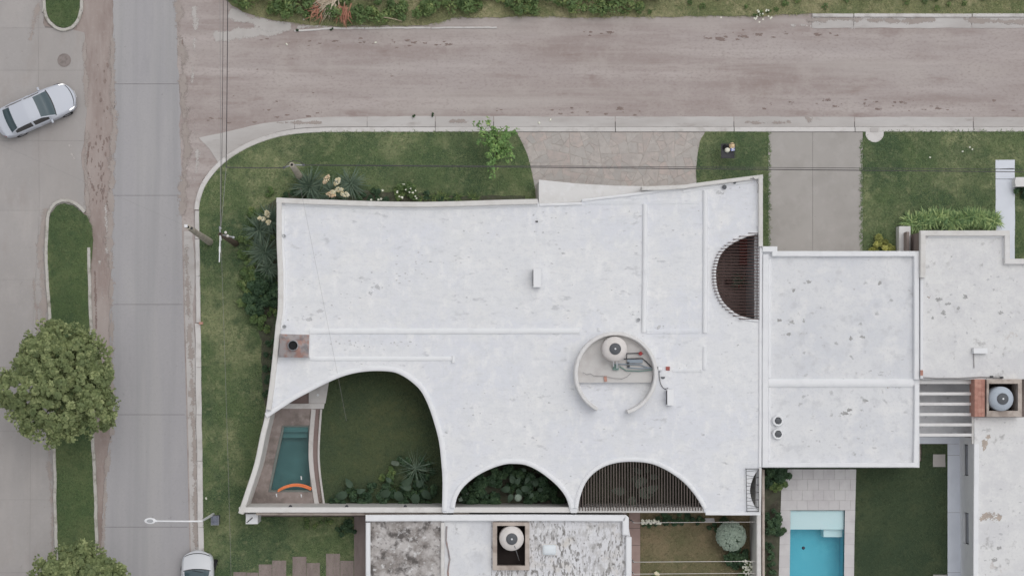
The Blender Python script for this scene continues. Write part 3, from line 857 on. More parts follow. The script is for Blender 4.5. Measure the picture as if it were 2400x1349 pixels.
outline = n_edge+[(1263, 478), (1363, 475)]+ne_edge+e_edge[1:]+[(1652, 1201)]+arch3[::-1]+[(1352, 1201), (1338, 1201)]+arch2[::-1]+[(1063, 1201), (1038, 1201)]+arch1[::-1]+w_roof[::-1][:-1]

hl = P(1200, 860, 0)
house = thing('corner_house', 'large white flat roofed corner house with arched courtyard cut-outs and a curved outline', 'house', (hl.x, hl.y, 0))
rm = MB().holed(W(outline, ZR), [W(moon, ZR), W(sliver, ZR)], ZR-.28, ZR)
roof = obj('roof', rm, m_roof, house)
# outer walls
nw = [(x, y) for x, y in n_edge]
obj('wall', MB().sweep(W(n_edge, ZP), rect(-.27, -.02, -.2, ZR-.282)), m_white, house)
obj('wall', MB().sweep(W([p for p in w_edge if p[1] < 968], ZP), rect(.02, .27, -.2, ZR-.282)), m_white, house)
obj('wall', MB().sweep(W(ne_edge, ZR), rect(-.27, -.02, -.2, ZR-.282)), m_white, house)
obj('wall', MB().sweep(W([(1260, 466), (1263, 480), (1363, 477)], ZR), rect(-.27, -.02, -.2, ZR-.282)), m_white, house)
obj('wall', MB().sweep(W([(1788, 409), (1788, 580), (1786.5, 700), (1786, 1000), (1785, 1100), (1783.5, 1200)], ZR), rect(-.24, -.02, -.2, ZR-.282)), m_white, house)
# parapets
cz_ = 2.6
obj('parapet', MB().sweep(W(n_edge, ZP), rect(-.27, 0, ZR, ZP, .03)), m_parapet, house)
obj('parapet', MB().sweep(W([p for p in w_edge if p[1] < 975], ZP), rect(.0, .26, ZR, ZP-.006, .03)), m_parapet, house)
obj('parapet', MB().sweep(W([(1505, 437), (1560, 436), (1601, 433)]+[p for p in ne_edge if p[0] > 1625], ZP), rect(-.20, 0, cz_, ZP-.02, .03)), m_parapet, house)
obj('parapet', MB().sweep(W([(1788, 410), (1788, 480), (1788, 577)], ZP), rect(-.22, 0, ZR, ZP-.010, .03)), m_parapet, house)
obj('parapet', MB().sweep(W([(1787, 580), (1786.5, 700), (1786, 1000), (1785, 1094)], ZR+.1), rect(-.16, 0, ZR, ZR+.10, .03)), m_rim, house)
obj('parapet', MB().sweep(W([(1785, 1096), (1783.5, 1199)], ZR+.14), rect(-.17, 0, ZR, ZR+.14, .03)), m_white, house)
obj('parapet', MB().sweep(W([(1783, 1198.5), (1700, 1198.5), (1654, 1198)], ZR+.06), rect(-.0, .18, ZR, ZR+.06, .02)), m_rim, house)
# inner cant strips along the parapets
inl = lambda e, dx, dy: [(x+dx, y+dy) for x, y in e]
obj('cant_strip', MB().sweep(W(inl(n_edge[1:], 0, 13.5), ZR), dome(.20, ZR, .10)), m_rim, house, smooth=True)
obj('cant_strip', MB().sweep(W(inl([p for p in w_edge if 476 < p[1] < 778], 14, 0), ZR), dome(.22, ZR, .12)), m_rim, house, smooth=True)
obj('cant_strip', MB().sweep(W(inl([p for p in w_edge if 842 < p[1] < 955], 12, 0), ZR), dome(.16, ZR, .07)), m_rim, house, smooth=True)
obj('cant_strip', MB().sweep(W(inl([p for p in ne_edge if 1600 < p[0] < 1780], 0, 13), ZR), dome(.16, ZR, .07)), m_rim, house, smooth=True)
obj('cant_strip', MB().sweep(W([(1775.5, 425), (1775.5, 530)], ZR), dome(.16, ZR, .07)), m_rim, house, smooth=True)
# rounded rims of the cut-outs
for a, w, s in ((arch1, .26, -1), (arch2, .24, 1), (arch3, .22, 1), (moon, .16, 1)):
    sec = dome(w, ZR, .11)
    sec = [(u+w/2+.002 if s > 0 else u+w/2+.002, z) for u, z in sec]
    obj('opening_rim', MB().sweep(W(a, ZR), sec), m_rim, house, smooth=True)
# raised seams across the roof
def ridge(pts, w, h, m=None, par=None, z=None):
    z = z or ZR
    obj('roof_ridge', MB().sweep(W(pts, z), dome(w, z, h)), m or (m_rim if h > .06 else m_roof), par or house, smooth=True)
ridge([(726, 776), (1040, 776), (1358, 775)], .28, .10)
ridge([(726, 840), (900, 840), (1062, 840)], .22, .07)
ridge([(1512, 479), (1511, 630), (1509, 778)], .26, .16)
ridge([(1653, 446), (1653, 620), (1652, 780)], .26, .16)
ridge([(1652, 812), (1651, 866)], .20, .10)
ridge([(1516, 777), (1580, 777), (1640, 776)], .24, .05)
ridge([(1576, 868), (1610, 868), (1646, 868)], .20, .05)
ridge([(1062, 833), (1062, 850)], .16, .12)
ridge([(1372, 474), (1500, 473.5), (1640, 472)], .26, .03)
ridge([(1262, 482), (1263, 560), (1262, 628)], .30, .012)
ridge([(1262, 676), (1262, 770)], .30, .012)
ridge([(1060, 870), (1062, 960), (1066, 1040)], .34, .010)
ridge([(1404, 767), (1404, 775)], .16, .08)
# lower entrance canopy in front
can = [(1263, 421), (1350, 430), (1440, 435), (1520, 436.5), (1600, 433), (1601, 436)]+[(x, y+.6) for x, y in ne_edge[::-1] if x < 1598]+[(1363.5, 475.6), (1263.3, 478.6)]
cz = 2.45
obj('canopy', MB().prism(W(can, cz), cz-.25, cz, bottom=True), m_white, house)
obj('opening_rim', MB().sweep(W([(1264, 480.5), (1363.5, 477.5)], ZR), dome(.16, ZR, .10)), m_rim, house, smooth=True)
obj('opening_rim', MB().sweep(W([(x, y+3) for x, y in ne_edge if x < 1640], ZR), dome(.16, ZR, .10)), m_rim, house, smooth=True)
obj('canopy_wall', MB().sweep(W([(1263, 422), (1263, 477)], cz), rect(.03, .2, -.2, cz-.252)), m_white, house)
# courtyard walls
wst = [p for p in w_edge if p[1] > 950]
obj('courtyard_wall', MB().sweep(W(wst, 3.2), rect(.0, .27, -.2, 3.20, .04)), m_parapet, house)
sw = [(560, 1201), (800, 1201), (1037, 1201), (1200, 1201), (1338, 1201), (1500, 1201), (1652, 1201)]
obj('courtyard_wall', MB().sweep(W(sw, 3.18), rect(.01, .29, -.2, 3.18, .03)), m_parapet, house)
obj('plinth_ledge', MB().sweep(W([(600, 1203.5), (860, 1204), (1100, 1204)], 2.8), rect(-.06, .06, 2.5, 2.8, .01)), m_well, house)
obj('pier', MB().prism(W([(576, 1204), (604, 1204), (604, 1227), (576, 1227)], 2.2), -.2, 2.2), m_whitemetal, house)
obj('wall_bracket', MB().tube([P(578, 1224, 2.26), P(592, 1212, 2.26)], .025, 6), m_steel, house)
for x in (681, 813, 950):
    obj('wall_lamp', MB().lathe([(.0, 0), (.09, .0), (.09, .12), (.0, .14)], P(x, 1186, 2.9), 12), m_steel, house)
# set-back walls that close the rooms under the roof
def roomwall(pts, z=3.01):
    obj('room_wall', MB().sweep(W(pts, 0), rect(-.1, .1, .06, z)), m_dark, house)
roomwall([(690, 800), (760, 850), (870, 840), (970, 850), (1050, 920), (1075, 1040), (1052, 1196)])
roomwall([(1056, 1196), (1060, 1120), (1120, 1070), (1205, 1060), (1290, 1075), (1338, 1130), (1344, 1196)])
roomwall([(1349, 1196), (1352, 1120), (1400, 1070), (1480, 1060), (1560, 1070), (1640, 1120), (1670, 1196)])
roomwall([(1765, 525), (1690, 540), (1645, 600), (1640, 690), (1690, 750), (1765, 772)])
# floors of the house and courts
floor_o = [(660, 482), (1256, 482), (1365, 470), (1780, 425), (1768, 1192), (576, 1192), (606, 1060), (640, 880), (655, 640)]
poolA = [(662, 996), (726, 996), (723, 1040), (725, 1090), (731, 1152), (629, 1152), (645, 1070)]
struct('house_floor', MB().holed(W(floor_o), [W(poolA)], -.3, .03), m_deckfloor)
# --- first court: shaded lawn, plunge pool, stone paving
court_l = smoothline([(763, 850), (758, 930), (750, 960), (748, 1040), (752, 1110), (758, 1192)], 4)
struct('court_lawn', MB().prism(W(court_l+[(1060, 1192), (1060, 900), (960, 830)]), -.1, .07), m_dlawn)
cp_o = [(640, 952), (734, 952), (727, 1040), (730, 1110), (737, 1192), (570, 1192), (600, 1080)]
struct('court_paving', MB().holed(W(cp_o), [W(poolA)], -.3, .055), m_courtpave)
def poolbasin(name, poly, z0, mat, zt):
    mb = MB(); w = W(poly); n = len(w)
    mb.add([(x, y, zt) for x, y in w]+[(x, y, z0) for x, y in w], [(i, (i+1) % n, n+(i+1) % n, n+i) for i in range(n)]+[tuple(range(n, 2*n))])
    return struct(name, mb, mat)
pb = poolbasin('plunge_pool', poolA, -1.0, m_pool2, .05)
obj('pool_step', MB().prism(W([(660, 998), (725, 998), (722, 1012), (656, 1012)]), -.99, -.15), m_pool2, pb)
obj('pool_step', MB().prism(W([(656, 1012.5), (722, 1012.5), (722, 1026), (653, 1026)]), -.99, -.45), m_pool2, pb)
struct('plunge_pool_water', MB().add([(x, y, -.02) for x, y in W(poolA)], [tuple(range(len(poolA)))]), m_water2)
k1 = smoothline([(735, 958), (729, 1040), (731, 1100), (744, 1190)], 5)
k2 = smoothline([(753, 958), (747.5, 1040), (749, 1100), (761, 1190)], 5)
struct('court_kerb', MB().sweep(W(k1), rect(-.12, .12, 0, .16, .02)), m_kerb)
struct('court_kerb', MB().sweep(W(k2), rect(-.055, .055, 0, .16, .02)), m_kerb)
struct('court_kerb', MB().prism(W([(660, 945), (761, 945), (759, 957), (656, 957)]), 0, .17), m_kerb)
struct('court_kerb', MB().prism(W([(724, 890), (772, 890), (763, 944.5), (724, 944.5)]), 0, .13), m_kerb)
struct('planting_channel', MB().sweep(W([((a[0]+b[0])/2+.5, (a[1]+b[1])/2) for a, b in zip(k1, k2)]), rect(-.15, .15, .03, .062)), m_deckfloor)
sp = P(745, 925, .13)
obj('spotlight', MB().lathe([(.07, 0), (.07, .02), (.05, .03), (.0, .03)], sp, 14), m_whitemetal, label='small round white light set in the paving beside the arched courtyard lawn', cat='light')
nod = [P(651+78*t, 1151+(-4*t)-46*t*(1-t), .06) for t in np.linspace(0, 1, 12)]
nd = MB()
nd.tube(nod, .045, 8)
nd.tube([p+Vector((.03, .085, 0)) for p in nod], .04, 8)
obj('pool_noodle', nd, m_orange, smooth=True, label='orange foam pool noodle curved across the end of the dark plunge pool', cat='pool noodle')
for (x, y), lb in zip(((706, 1119), (648, 1160), (706, 1161)), ('small white pool inlet standing in the green plunge pool water', 'small white cap on the paving left below the orange noodle', 'small white cap on the paving right below the orange noodle')):
    obj('pool_fitting', MB().box(P(x, y, .08), (.07, .2, .08), .1, .7).tube([P(x, y, .06), P(x, y, .14)], .03, 8), m_whitemetal, label=lb, cat='pool fitting')
# --- slatted cut-out over the entry patio
par = house
for i in range(29):
    y = 546.5+i*7.15
    xs = [p for p in moon]
    # left end on the curved rim
    xl = None
    for (x0, y0), (x1, y1) in zip(xs, xs[1:]):
        if min(y0, y1) <= y <= max(y0, y1) and y1 != y0:
            xx = x0+(x1-x0)*(y-y0)/(y1-y0); xl = xx if xl is None else min(xl, xx)
    if xl is None: continue
    a, b = P(xl-2.8, y, ZR+.1), P(1779, y, ZR+.1)
    obj('slat', MB().box(((a.x+b.x)/2, a.y, ZR+.10), (b.x-a.x, .036, .07)), m_slat, house)
obj('patio_wall', MB().sweep(W([(1778, 540), (1778, 757)], ZR), rect(-.17, .10, .0, ZR-.30)), m_rim, house)
deck = struct('patio_deck', MB().prism(W([(1650, 548), (1757, 548), (1757, 765), (1650, 765)]), 0, .04), m_deckfloor)
for i in range(13):
    x0 = 1652+i*8.05
    obj('board', MB().prism(W([(x0, 549), (x0+7.6, 549), (x0+7.6, 764), (x0, 764)]), .03, .065+rng.uniform(-.003, .003)), m_deckfloor, deck)
bl = P(1743, 592, .065)
bench = thing('patio_bench', 'dark red slatted bench along the east wall under the half round roof opening', 'bench', bl)
for i in range(9):
    obj('bench_slat', MB().box((bl.x, bl.y+.62-i*.155, .48), (.56, .10, .04)), m_red, bench)
for sx in (-.2, .2):
    for sy in (-.6, .6):
        obj('leg', MB().box((bl.x+sx, bl.y+sy, .26), (.06, .06, .4)), m_slat, bench)
# --- slatted cut-out over the planted light well
for i in range(44):
    x = 1359+i*6.62
    yt = 1400
    for (x0, y0), (x1, y1) in zip(arch3, arch3[1:]):
        if min(x0, x1) <= x <= max(x0, x1) and x1 != x0: yt = min(yt, y0+(y1-y0)*(x-x0)/(x1-x0))
    if yt > 1190: continue
    a, b = P(x, yt-2, ZR), P(x, 1196, ZR)
    j = rng.uniform(-.012, .012)
    obj('slat', MB().box((a.x, (a.y+b.y)/2, ZR-.04), (.048, a.y-b.y, .10), j/ max(.5, a.y-b.y)), m_slat2, house)
# --- steel cage over the sliver opening
cl = P(1763, 1147, ZR)
cage = thing('steel_cage', 'thin dark steel cage lying over the narrow curved roof opening at the southeast corner', 'cage', cl)
zc = ZR+.17
cn = [P(1748.5, 1098, zc), P(1778.5, 1098, zc), P(1778.5, 1197, zc), P(1750.5, 1197, zc)]
for a, b in zip(cn, cn[1:]+cn[:1]):
    obj('frame_bar', MB().tube([a, b], .018, 6), m_steel, cage)
    obj('post', MB().tube([a-Vector((0, 0, .17)), a], .016, 6), m_steel, cage)
ye = np.linspace(1104, 1191, 11)
for i, y in enumerate(ye):
    obj('rod', MB().tube([P(1748.8+.02*(y-1098), y, zc), P(1778, y+(5 if i % 2 else -3), zc)], .011, 5), m_steel, cage)
# --- chimney
ch = P(690, 810, 3.9)
chim = thing('chimney', 'square rusty metal topped chimney with a round flue at the west roof edge', 'chimney', (ch.x, ch.y, ZR))
q = [(656, 782), (724.5, 784), (723.5, 838), (654, 836.5)]
obj('stack', MB().prism(W(q, 3.86), ZR, 3.85), m_white, chim)
qq = W(q, 3.9)
fc_ = P(687, 809, 4.0)
obj('cap_plate', MB().add([(x, y, 3.852) for x, y in qq]+[(x, y, 3.88) for x, y in qq]+[(fc_.x+.25*math.cos(t), fc_.y+.25*math.sin(t), 3.97) for t in (2.36, .79, -.79, -2.36)],
    [(3, 2, 1, 0), (0, 1, 5, 4), (1, 2, 6, 5), (2, 3, 7, 6), (3, 0, 4, 7), (4, 5, 9, 8), (5, 6, 10, 9), (6, 7, 11, 10), (7, 4, 8, 11), (8, 9, 10, 11)]), m_copper, chim)
obj('flue', MB().lathe([(.27, -.02), (.27, .16), (.24, .17), (.24, .02), (.20, .0)], (fc_.x, fc_.y, 3.97), 24, cap=False), m_metal, chim, smooth=True)
obj('flue_mouth', MB().lathe([(.22, 0), (.0, .0)], (fc_.x, fc_.y, 4.03), 20), m_black, chim)
# --- round plant enclosure
rc = P(1444, 875, 4.25)
enc = thing('tank_enclosure', 'round white open walled water tank enclosure on the big roof', 'enclosure', (rc.x, rc.y, ZR))
R0 = 97*.0222
arc = [(rc.x+R0*math.cos(t), rc.y+R0*math.sin(t)) for t in np.linspace(math.radians(-73), math.radians(242.6), 60)]
obj('ring_wall', MB().sweep(arc, rect(.0, .19, ZR, 4.25, .04)), m_white, enc, smooth=True)
th = math.asin((875-897)/97*1.0)
ra = R0-.2
pl = [(rc.x+ra*math.cos(t), rc.y+.12+ra*math.sin(t)) for t in np.linspace(-.30, math.pi+.30, 40)]
obj('platform', MB().prism(pl, ZR, ZR+.40), M('platform_render', c(190, 188, 186), [(c(176, 172, 170), 1.5, .45, .68, .8)], bump=(10, .2)), enc)
tk = P(1442, 817, 4.95)
def tank(name, label, c, z0, r, body, lid, h=1.2):
    t = thing(name, label, 'water tank', (c.x, c.y, z0), 'roof water tanks')
    obj('body', MB().lathe([(r*.96, 0), (r, .1), (r, h*.82), (r*.93, h*.9), (r*.62, h*.985), (r*.5, h)], (c.x, c.y, z0), 36), body, t, smooth=True)
    obj('lid', MB().lathe([(r*.47, -.01), (r*.47, .05), (r*.42, .075), (r*.1, .085), (0, .085)], (c.x, c.y, z0+h), 28), lid, t, smooth=True)
    obj('lid_knob', MB().lathe([(.05, 0), (.05, .05), (.03, .07), (0, .07)], (c.x, c.y, z0+h+.085), 12), m_whitemetal, t)
    return t
t1 = tank('water_tank', 'cream round water tank with grey lid inside the circular roof enclosure', tk, ZR+.40, .63, m_cream, m_lid)
mo = MB()
mo.tube([P(1438, 838, 4.75), P(1438, 850, 4.2), P(1438, 858, 3.9)], .03, 6)
mo.tube([P(1446, 838, 4.75), P(1446, 852, 4.2), P(1446, 862, 3.9)], .03, 6)
obj('outlet_pipe', mo, m_whitemetal, t1)
pz = ZR+.5
pipes = thing('pipework', 'grey and green pipes and pump beside the cream roof tank', 'pipework', P(1480, 855, ZR+.4))
def pipe(pts, r, m): obj('pipe', MB().tube([P(x, y, pz) for x, y in pts], r, 6), m, pipes)
m_pipeg = M('green_pipe', c(110, 132, 126), [], rough=.5)
m_pipeb = M('blue_grey_pipe', c(132, 142, 152), [], rough=.5)
pipe([(1468, 828), (1500, 827), (1508, 828)], .025, m_steel)
pipe([(1462, 841), (1505, 839), (1515, 847), (1527, 860)], .03, m_steel)
pipe([(1469, 828), (1469, 841)], .022, m_steel)
pipe([(1440, 853), (1468, 853), (1500, 854), (1512, 859), (1526, 862)], .03, m_pipeb)
pipe([(1452, 858), (1468, 868), (1500, 869), (1529, 866)], .035, m_pipeg)
pipe([(1470, 861), (1500, 863), (1529, 862)], .03, m_pipeb)
pipe([(1366, 872), (1375, 877), (1384, 875), (1392, 880), (1416, 881), (1440, 886), (1458, 887), (1470, 882), (1478, 874)], .014, m_wire2)
obj('pump', MB().tube([P(1437, 858, pz), P(1448, 860, pz)], .12, 12).box(P(1443, 864, pz), (.3, .12, .14)), m_pipeg, pipes)
obj('valve', MB().lathe([(.1, 0), (.1, .12), (0, .15)], P(1501, 828, pz), 12), M('red_valve', c(150, 66, 66), []), pipes)
obj('valve', MB().box(P(1472, 850, pz), (.12, .1, .12)).box(P(1473, 858, pz), (.12, .1, .12)), m_steel, pipes)
obj('junction_box', MB().box(P(1488, 846, pz), (.8, .18, .1)), m_pipeb, pipes)
obj('loose_brick', MB().box(P(1419, 887, ZR+.45), (.14, .28, .1), .1), m_brick, label='single red brick lying at the edge of the enclosure platform', cat='brick')
# --- small things on the roof
def roofbox(name, label, cat, x0, y0, x1, y1, h, m=m_whitemetal, z=ZR, dark=None):
    cc = P((x0+x1)/2, (y0+y1)/2, z)
    t = thing(name, label, cat, cc)
    a, b = P(x0, y1, z+h), P(x1, y0, z+h)
    obj('casing', MB().box(((a.x+b.x)/2, (a.y+b.y)/2, z+h/2+.03), (b.x-a.x, b.y-a.y, h-.06), 0, .97), m, t)
    for yy in (.2, .8):
        obj('foot', MB().box(((a.x+b.x)/2, a.y+(b.y-a.y)*yy, z+.03), ((b.x-a.x)*.9, .06, .06)), m_steel, t)
    if dark:
        obj('grille', MB().box((a.x-.006 if dark < 0 else b.x+.006, (a.y+b.y)/2, z+h/2+.03), (.012, (b.y-a.y)*.85, h*.6)), m_steel, t)
    return t
roofbox('roof_unit', 'white upright outdoor unit standing alone in the middle of the big roof', 'roof unit', 1250, 629, 1268, 673, .6, dark=-1)
roofbox('roof_unit', 'white outdoor unit beside the round tank enclosure with a dark cable', 'roof unit', 1564, 911, 1579, 950, .6, dark=-1)
wc = MB().tube([P(x, y, ZR+.06) for x, y in smoothline([(1545, 867), (1545, 880), (1549, 900), (1557, 910), (1566, 909)], 4)], .018, 6)
obj('cable', wc, m_wire, label='dark cable running from the ring wall to the white outdoor unit', cat='cable')
vb = P(1545, 864, ZR)
vt = thing('pipe_outlet', 'white pipe outlet with black mouth against the outside of the ring wall', 'pipe', vb)
obj('pipe', MB().tube([P(1542, 863, ZR+.14), P(1551, 865, ZR+.14)], .11, 12), m_whitemetal, vt)
obj('mouth', MB().tube([P(1540, 863, ZR+.14), P(1542.5, 863, ZR+.14)], .09, 12), m_black, vt)
tl = P(1565, 863, ZR)
obj('floor_tile', MB().box((tl.x, tl.y, ZR+.03), (.2, .2, .06)), m_red, label='small dark red square tile right of the tank enclosure', cat='tile')
hv = P(1553.5, 882.5, ZR)
obj('roof_drain', MB().prism([(hv.x+.11*math.cos(t), hv.y+.11*math.sin(t)) for t in np.linspace(math.pi, 2*math.pi, 12)], ZR-.01, ZR+.05), m_lid, label='half round grey drain outlet below the dark red roof tile', cat='drain')
for (x, y, r), lb in zip(((1697, 439, .12), (1721, 428.5, .075)), ('larger dark round vent near the northeast roof corner', 'smaller dark vent by the northeast parapet')):
    p = P(x, y, ZR)
    obj('vent_cap', MB().lathe([(r*.7, 0), (r*.7, .12), (r, .14), (r*.9, .2), (0, .22)], p, 14), m_lid, label=lb, cat='vent')
for (x, y), lb in zip(((666, 553), (667, 765), (1496, 749)), ('grey pipe stub by the west parapet near the top', 'grey pipe stub just above the rusty chimney', 'grey pipe stub left of the roof ridge above the tank enclosure')):
    p = P(x, y, ZR)
    obj('pipe_stub', MB().lathe([(.09, 0), (.09, .15), (.06, .15), (.06, .05), (0, .05)], p, 12), m_metal, label=lb, cat='pipe')
for (x, y), lb in zip(((713, 745), (870, 682)), ('white scrap on the roof near the west end of the long ridge', 'white scrap on the open part of the roof')):
    p = P(x, y, ZR)
    obj('roof_scrap', MB().box((p.x, p.y, ZR+.04), (.22, .14, .08), .5, .7), m_rim, label=lb, cat='scrap')
p = P(1258, 519, ZR); obj('roof_scrap', MB().box((p.x, p.y, ZR+.05), (.13, .07, .08), 0, .8), m_steel, label='small dark clip on the roof below the north step', cat='clip')
ak = MB().tube([P(x, y, ZP+.03) for x, y in ((1764, 415), (1768, 420), (1773, 424), (1777, 432), (1776, 452))], .02, 5).tube([P(1758, 418, ZP), P(1770, 420, ZP)], .025, 5)
obj('cable', ak, m_wire2, label='grey service cable on the northeast parapet corner', cat='cable')

# ================================================================== NEIGHBOUR HOUSE (east)
nh0 = P(2000, 840, 0)
nh = thing('neighbour_house', 'white flat roofed house east of the corner house with pergola and two wings', 'house', (nh0.x, nh0.y, 0))
Z2 = 3.2
r2 = [(1788, 577), (1822, 577), (1822, 588), (2155, 588), (2155, 1095), (1786.5, 1095)]
obj('roof', MB().prism(W(r2, Z2), Z2-.3, Z2, bottom=True), m_nroof, nh)
_pp = [0]

def pth_par(pts, w, z, h, m=m_rim):
    _pp[0] += 1; h += .003*(_pp[0] % 5)
    obj('parapet', MB().sweep(W(pts, z+h), rect(-w, 0, z, z+h, .03)), m, nh)
pth_par([(1787.5, 578), (1821.7, 578), (1821.7, 588.5), (2154, 588.5)], .27, Z2, .28)
pth_par([(2154.5, 595), (2155, 760), (2155, 888)], .27, Z2, .28)
pth_par([(2154.5, 902), (2154, 1000), (2152, 1094)], .24, Z2, .22)
pth_par([(2146, 1094.5), (1960, 1094.5), (1787, 1094.5)], .24, Z2, .22, m_rim)
pth_par([(1787, 1088), (1787, 840), (1788, 596)], .30, Z2, .26, m_rim)
ridge([(1800, 897), (1980, 897), (2140, 897)], .42, .14, m_rim, nh, Z2)
ridge([(1803, 608), (1803, 750), (1803, 885)], .16, .10, m_rim, nh, Z2)
ridge([(1803, 908), (1803, 1000), (1802, 1078)], .16, .10, m_rim, nh, Z2)
for e in ([(1822, 592), (2152, 592)], [(2152, 592), (2152, 1092)], [(2152, 1092), (1792, 1092)]):
    obj('wall', MB().sweep(W(e, Z2), rect(-.25, -.03, -.2, Z2-.302)), m_white, nh)
for (x, y), lb in zip(((1822, 985), (1822, 1016)), ('upper of two round roof vents on the neighbour roof', 'lower of two round roof vents on the neighbour roof')):
    p = P(x, y, Z2)
    t = thing('roof_vent', lb, 'vent', (p.x, p.y, Z2), 'round vents on the neighbour roof')
    obj('pipe', MB().lathe([(.19, 0), (.19, .22)], p, 20, cap=False), m_metal, t, smooth=True)
    obj('collar', MB().lathe([(.27, .0), (.285, .06), (.285, .25), (.26, .28), (.19, .27), (.185, .06), (.18, .02)], p, 24, cap=False), m_whitemetal, t, smooth=True)
    obj('cap', MB().lathe([(.0, .20), (.165, .20), (.165, .23), (.1, .25), (0, .255)], p, 20), m_lid, t, smooth=True)
    for k in range(3):
        a = k*2.094+.4
        obj('strut', MB().box((p.x+.21*math.cos(a), p.y+.21*math.sin(a), Z2+.24), (.1, .03, .03), a), m_whitemetal, t)
# front projection and right wing
Z3 = 3.45
r3 = [(2157, 540), (2367, 540), (2367, 606), (2740, 606), (2740, 888), (2157, 888)]
obj('roof', MB().prism(W(r3, Z3), Z3-.3, Z3, bottom=True), m_peel, nh)
pth_par([(2157.5, 650), (2157.5, 541)], .27, Z3, .30, m_parapet)
pth_par([(2158, 540.5), (2260, 540.5), (2366.5, 540.5)], .27, Z3, .30, m_parapet)
pth_par([(2367, 548), (2367, 606.5), (2740, 606.5)], .27, Z3, .30, m_white)
pth_par([(2157.5, 886), (2157.5, 656)], .14, Z3, .16, m_rim)
for pts in ([(2175, 553), (2260, 553), (2350, 553)], [(2353, 556), (2353, 604)]):
    ridge(pts, .18, .08, m_rim, nh, Z3)
obj('wall', MB().sweep(W([(2160, 592), (2160, 543)], Z3), rect(-.22, -.02, -.2, Z3-.302)), m_paver, nh)
obj('wall', MB().sweep(W([(2161, 543), (2364, 543), (2364, 609), (2740, 609)], Z3), rect(-.25, -.03, -.2, Z3-.302)), m_white, nh)
lw = W([(2107.5, 530), (2134, 530), (2134, 640), (2107.5, 640)], .9)
obj('porch_wall', MB().prism(lw, -.1, .9), m_white, nh)
obj('porch_post', MB().prism(W([(2125, 543), (2131, 543), (2131, 600), (2125, 600)], 1.6), .9, 1.6), m_paver, nh)
roofbox('roof_unit', 'slim white unit lying on the peeling roof above the pergola', 'roof unit', 2282, 815, 2315, 828, .35, z=Z3)
cb = MB().tube([P(x, y, Z3+.05) for x, y in ((2158, 884), (2195, 886), (2245, 886), (2300, 883), (2345, 885))], .03, 6)
cb.tube([P(2282, 826, Z3+.05), P(2283, 862, Z3+.05)], .022, 5)
obj('roof_conduit', cb, m_wire2, label='grey conduit along the roof edge above the pergola', cat='conduit')
p = P(2160, 873, Z3+.2); obj('loose_brick', MB().box(p, (.13, .27, .12)), m_brick, label='red brick on the parapet at the pergola corner', cat='brick')
for (x, y), lb in zip(((2324, 882), (2348, 884)), ('dark clamp on the roof edge left above the tank well', 'dark clamp on the roof edge right above the tank well')):
    p = P(x, y, Z3+.08); obj('pipe_clamp', MB().box(p, (.15, .09, .12)), m_steel, label=lb, cat='clamp')
# pergola
obj('pergola_beam', MB().prism(W([(2152, 889), (2281, 889), (2281, 899), (2152, 899)], 3.0), 2.7, 3.0, bottom=True), m_white, nh)
for y in (922, 946, 970.5, 994.6, 1018.5):
    obj('pergola_beam', MB().prism(W([(2150, y-3.4), (2280, y-3.4), (2280, y+3.4), (2150, y+3.4)], 3.0), 2.72, 3.0, bottom=True), m_white, nh)
obj('pergola_beam', MB().prism(W([(2278.5, 898), (2285, 898), (2285, 1040), (2278.5, 1040)], 3.05), 2.8, 3.05, bottom=True), m_parapet, nh)
# tank well
zw = 3.9
well_o, well_i = [(2313, 888), (2395, 888), (2395, 976), (2313, 976)], [(2318, 898.5), (2386, 898.5), (2386, 962), (2318, 962)]
obj('tank_well', MB().holed(W(well_o, zw), [W(well_i, zw)], 2.7, zw), m_well, nh)
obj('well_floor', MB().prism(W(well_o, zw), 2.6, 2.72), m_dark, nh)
obj('brick_pier', MB().prism(W([(2284, 888), (2309, 888), (2307, 976), (2284, 976)], zw-.2), 2.7, zw-.2), m_brick, nh)
for i in range(3):
    for j in range(9):
        x0, y0 = 2284.5+i*8, 888.5+j*9.7
        obj('brick', MB().prism(W([(x0, y0), (x0+7.6, y0), (x0+7.6, y0+9.3), (x0, y0+9.3)], zw-.18), zw-.22, zw-.17+rng.uniform(-.008, .008)), m_brick, nh)
tank('water_tank', 'blue grey water tank in the brown walled well beside the red brick pier', P(2350, 934, 4.3), 3.0, .63, m_bluegrey, m_lid, 1.3)
# right wing with the two windows
Z4 = 3.15
obj('roof', MB().prism(W([(2284, 977), (2740, 977), (2740, 1900), (2281, 1900), (2283, 1300)], Z4), Z4-.25, Z4, bottom=True), m_peel, nh)
obj('parapet', MB().sweep(W([(2280, 1900), (2281.5, 1300), (2283, 1040)], Z4+.12), rect(-.26, 0, Z4, Z4+.12, .03)), m_rim, nh)
wx = lambda y: P(2249, y, 0).x
xw = (wx(1040)+wx(1349))/2
wins = [(1040, 1114), (1199.6, 1274)]
yw = lambda py: P(2262, py, 1.3).y
y_top, y_bot = P(2249, 1022, 0).y, P(2249, 1900, 0).y
def wallbox(ya, yb, z0, z1): obj('wall', MB().box((xw+.1, (ya+yb)/2, (z0+z1)/2), (.2, abs(ya-yb), z1-z0)), m_rim, nh)
wallbox(y_top, y_bot, -.2, .80); wallbox(y_top, y_bot, 1.85, Z4-.252)
edges = [y_top]+[e for w_ in wins for e in (yw(w_[0]), yw(w_[1]))]+[y_bot]
for a, b in ((0, 1), (2, 3), (4, 5)): wallbox(edges[a], edges[b], .8, 1.85)
for w_ in wins:
    a, b = yw(w_[0]), yw(w_[1])
    wd = obj('window', MB().box((xw+.14, (a+b)/2, 1.325), (.06, abs(a-b), 1.05)), m_steel, nh)
    obj('pane', MB().box((xw+.10, (a+b)/2, 1.325), (.02, abs(a-b)-.12, .93)), m_glass, wd)
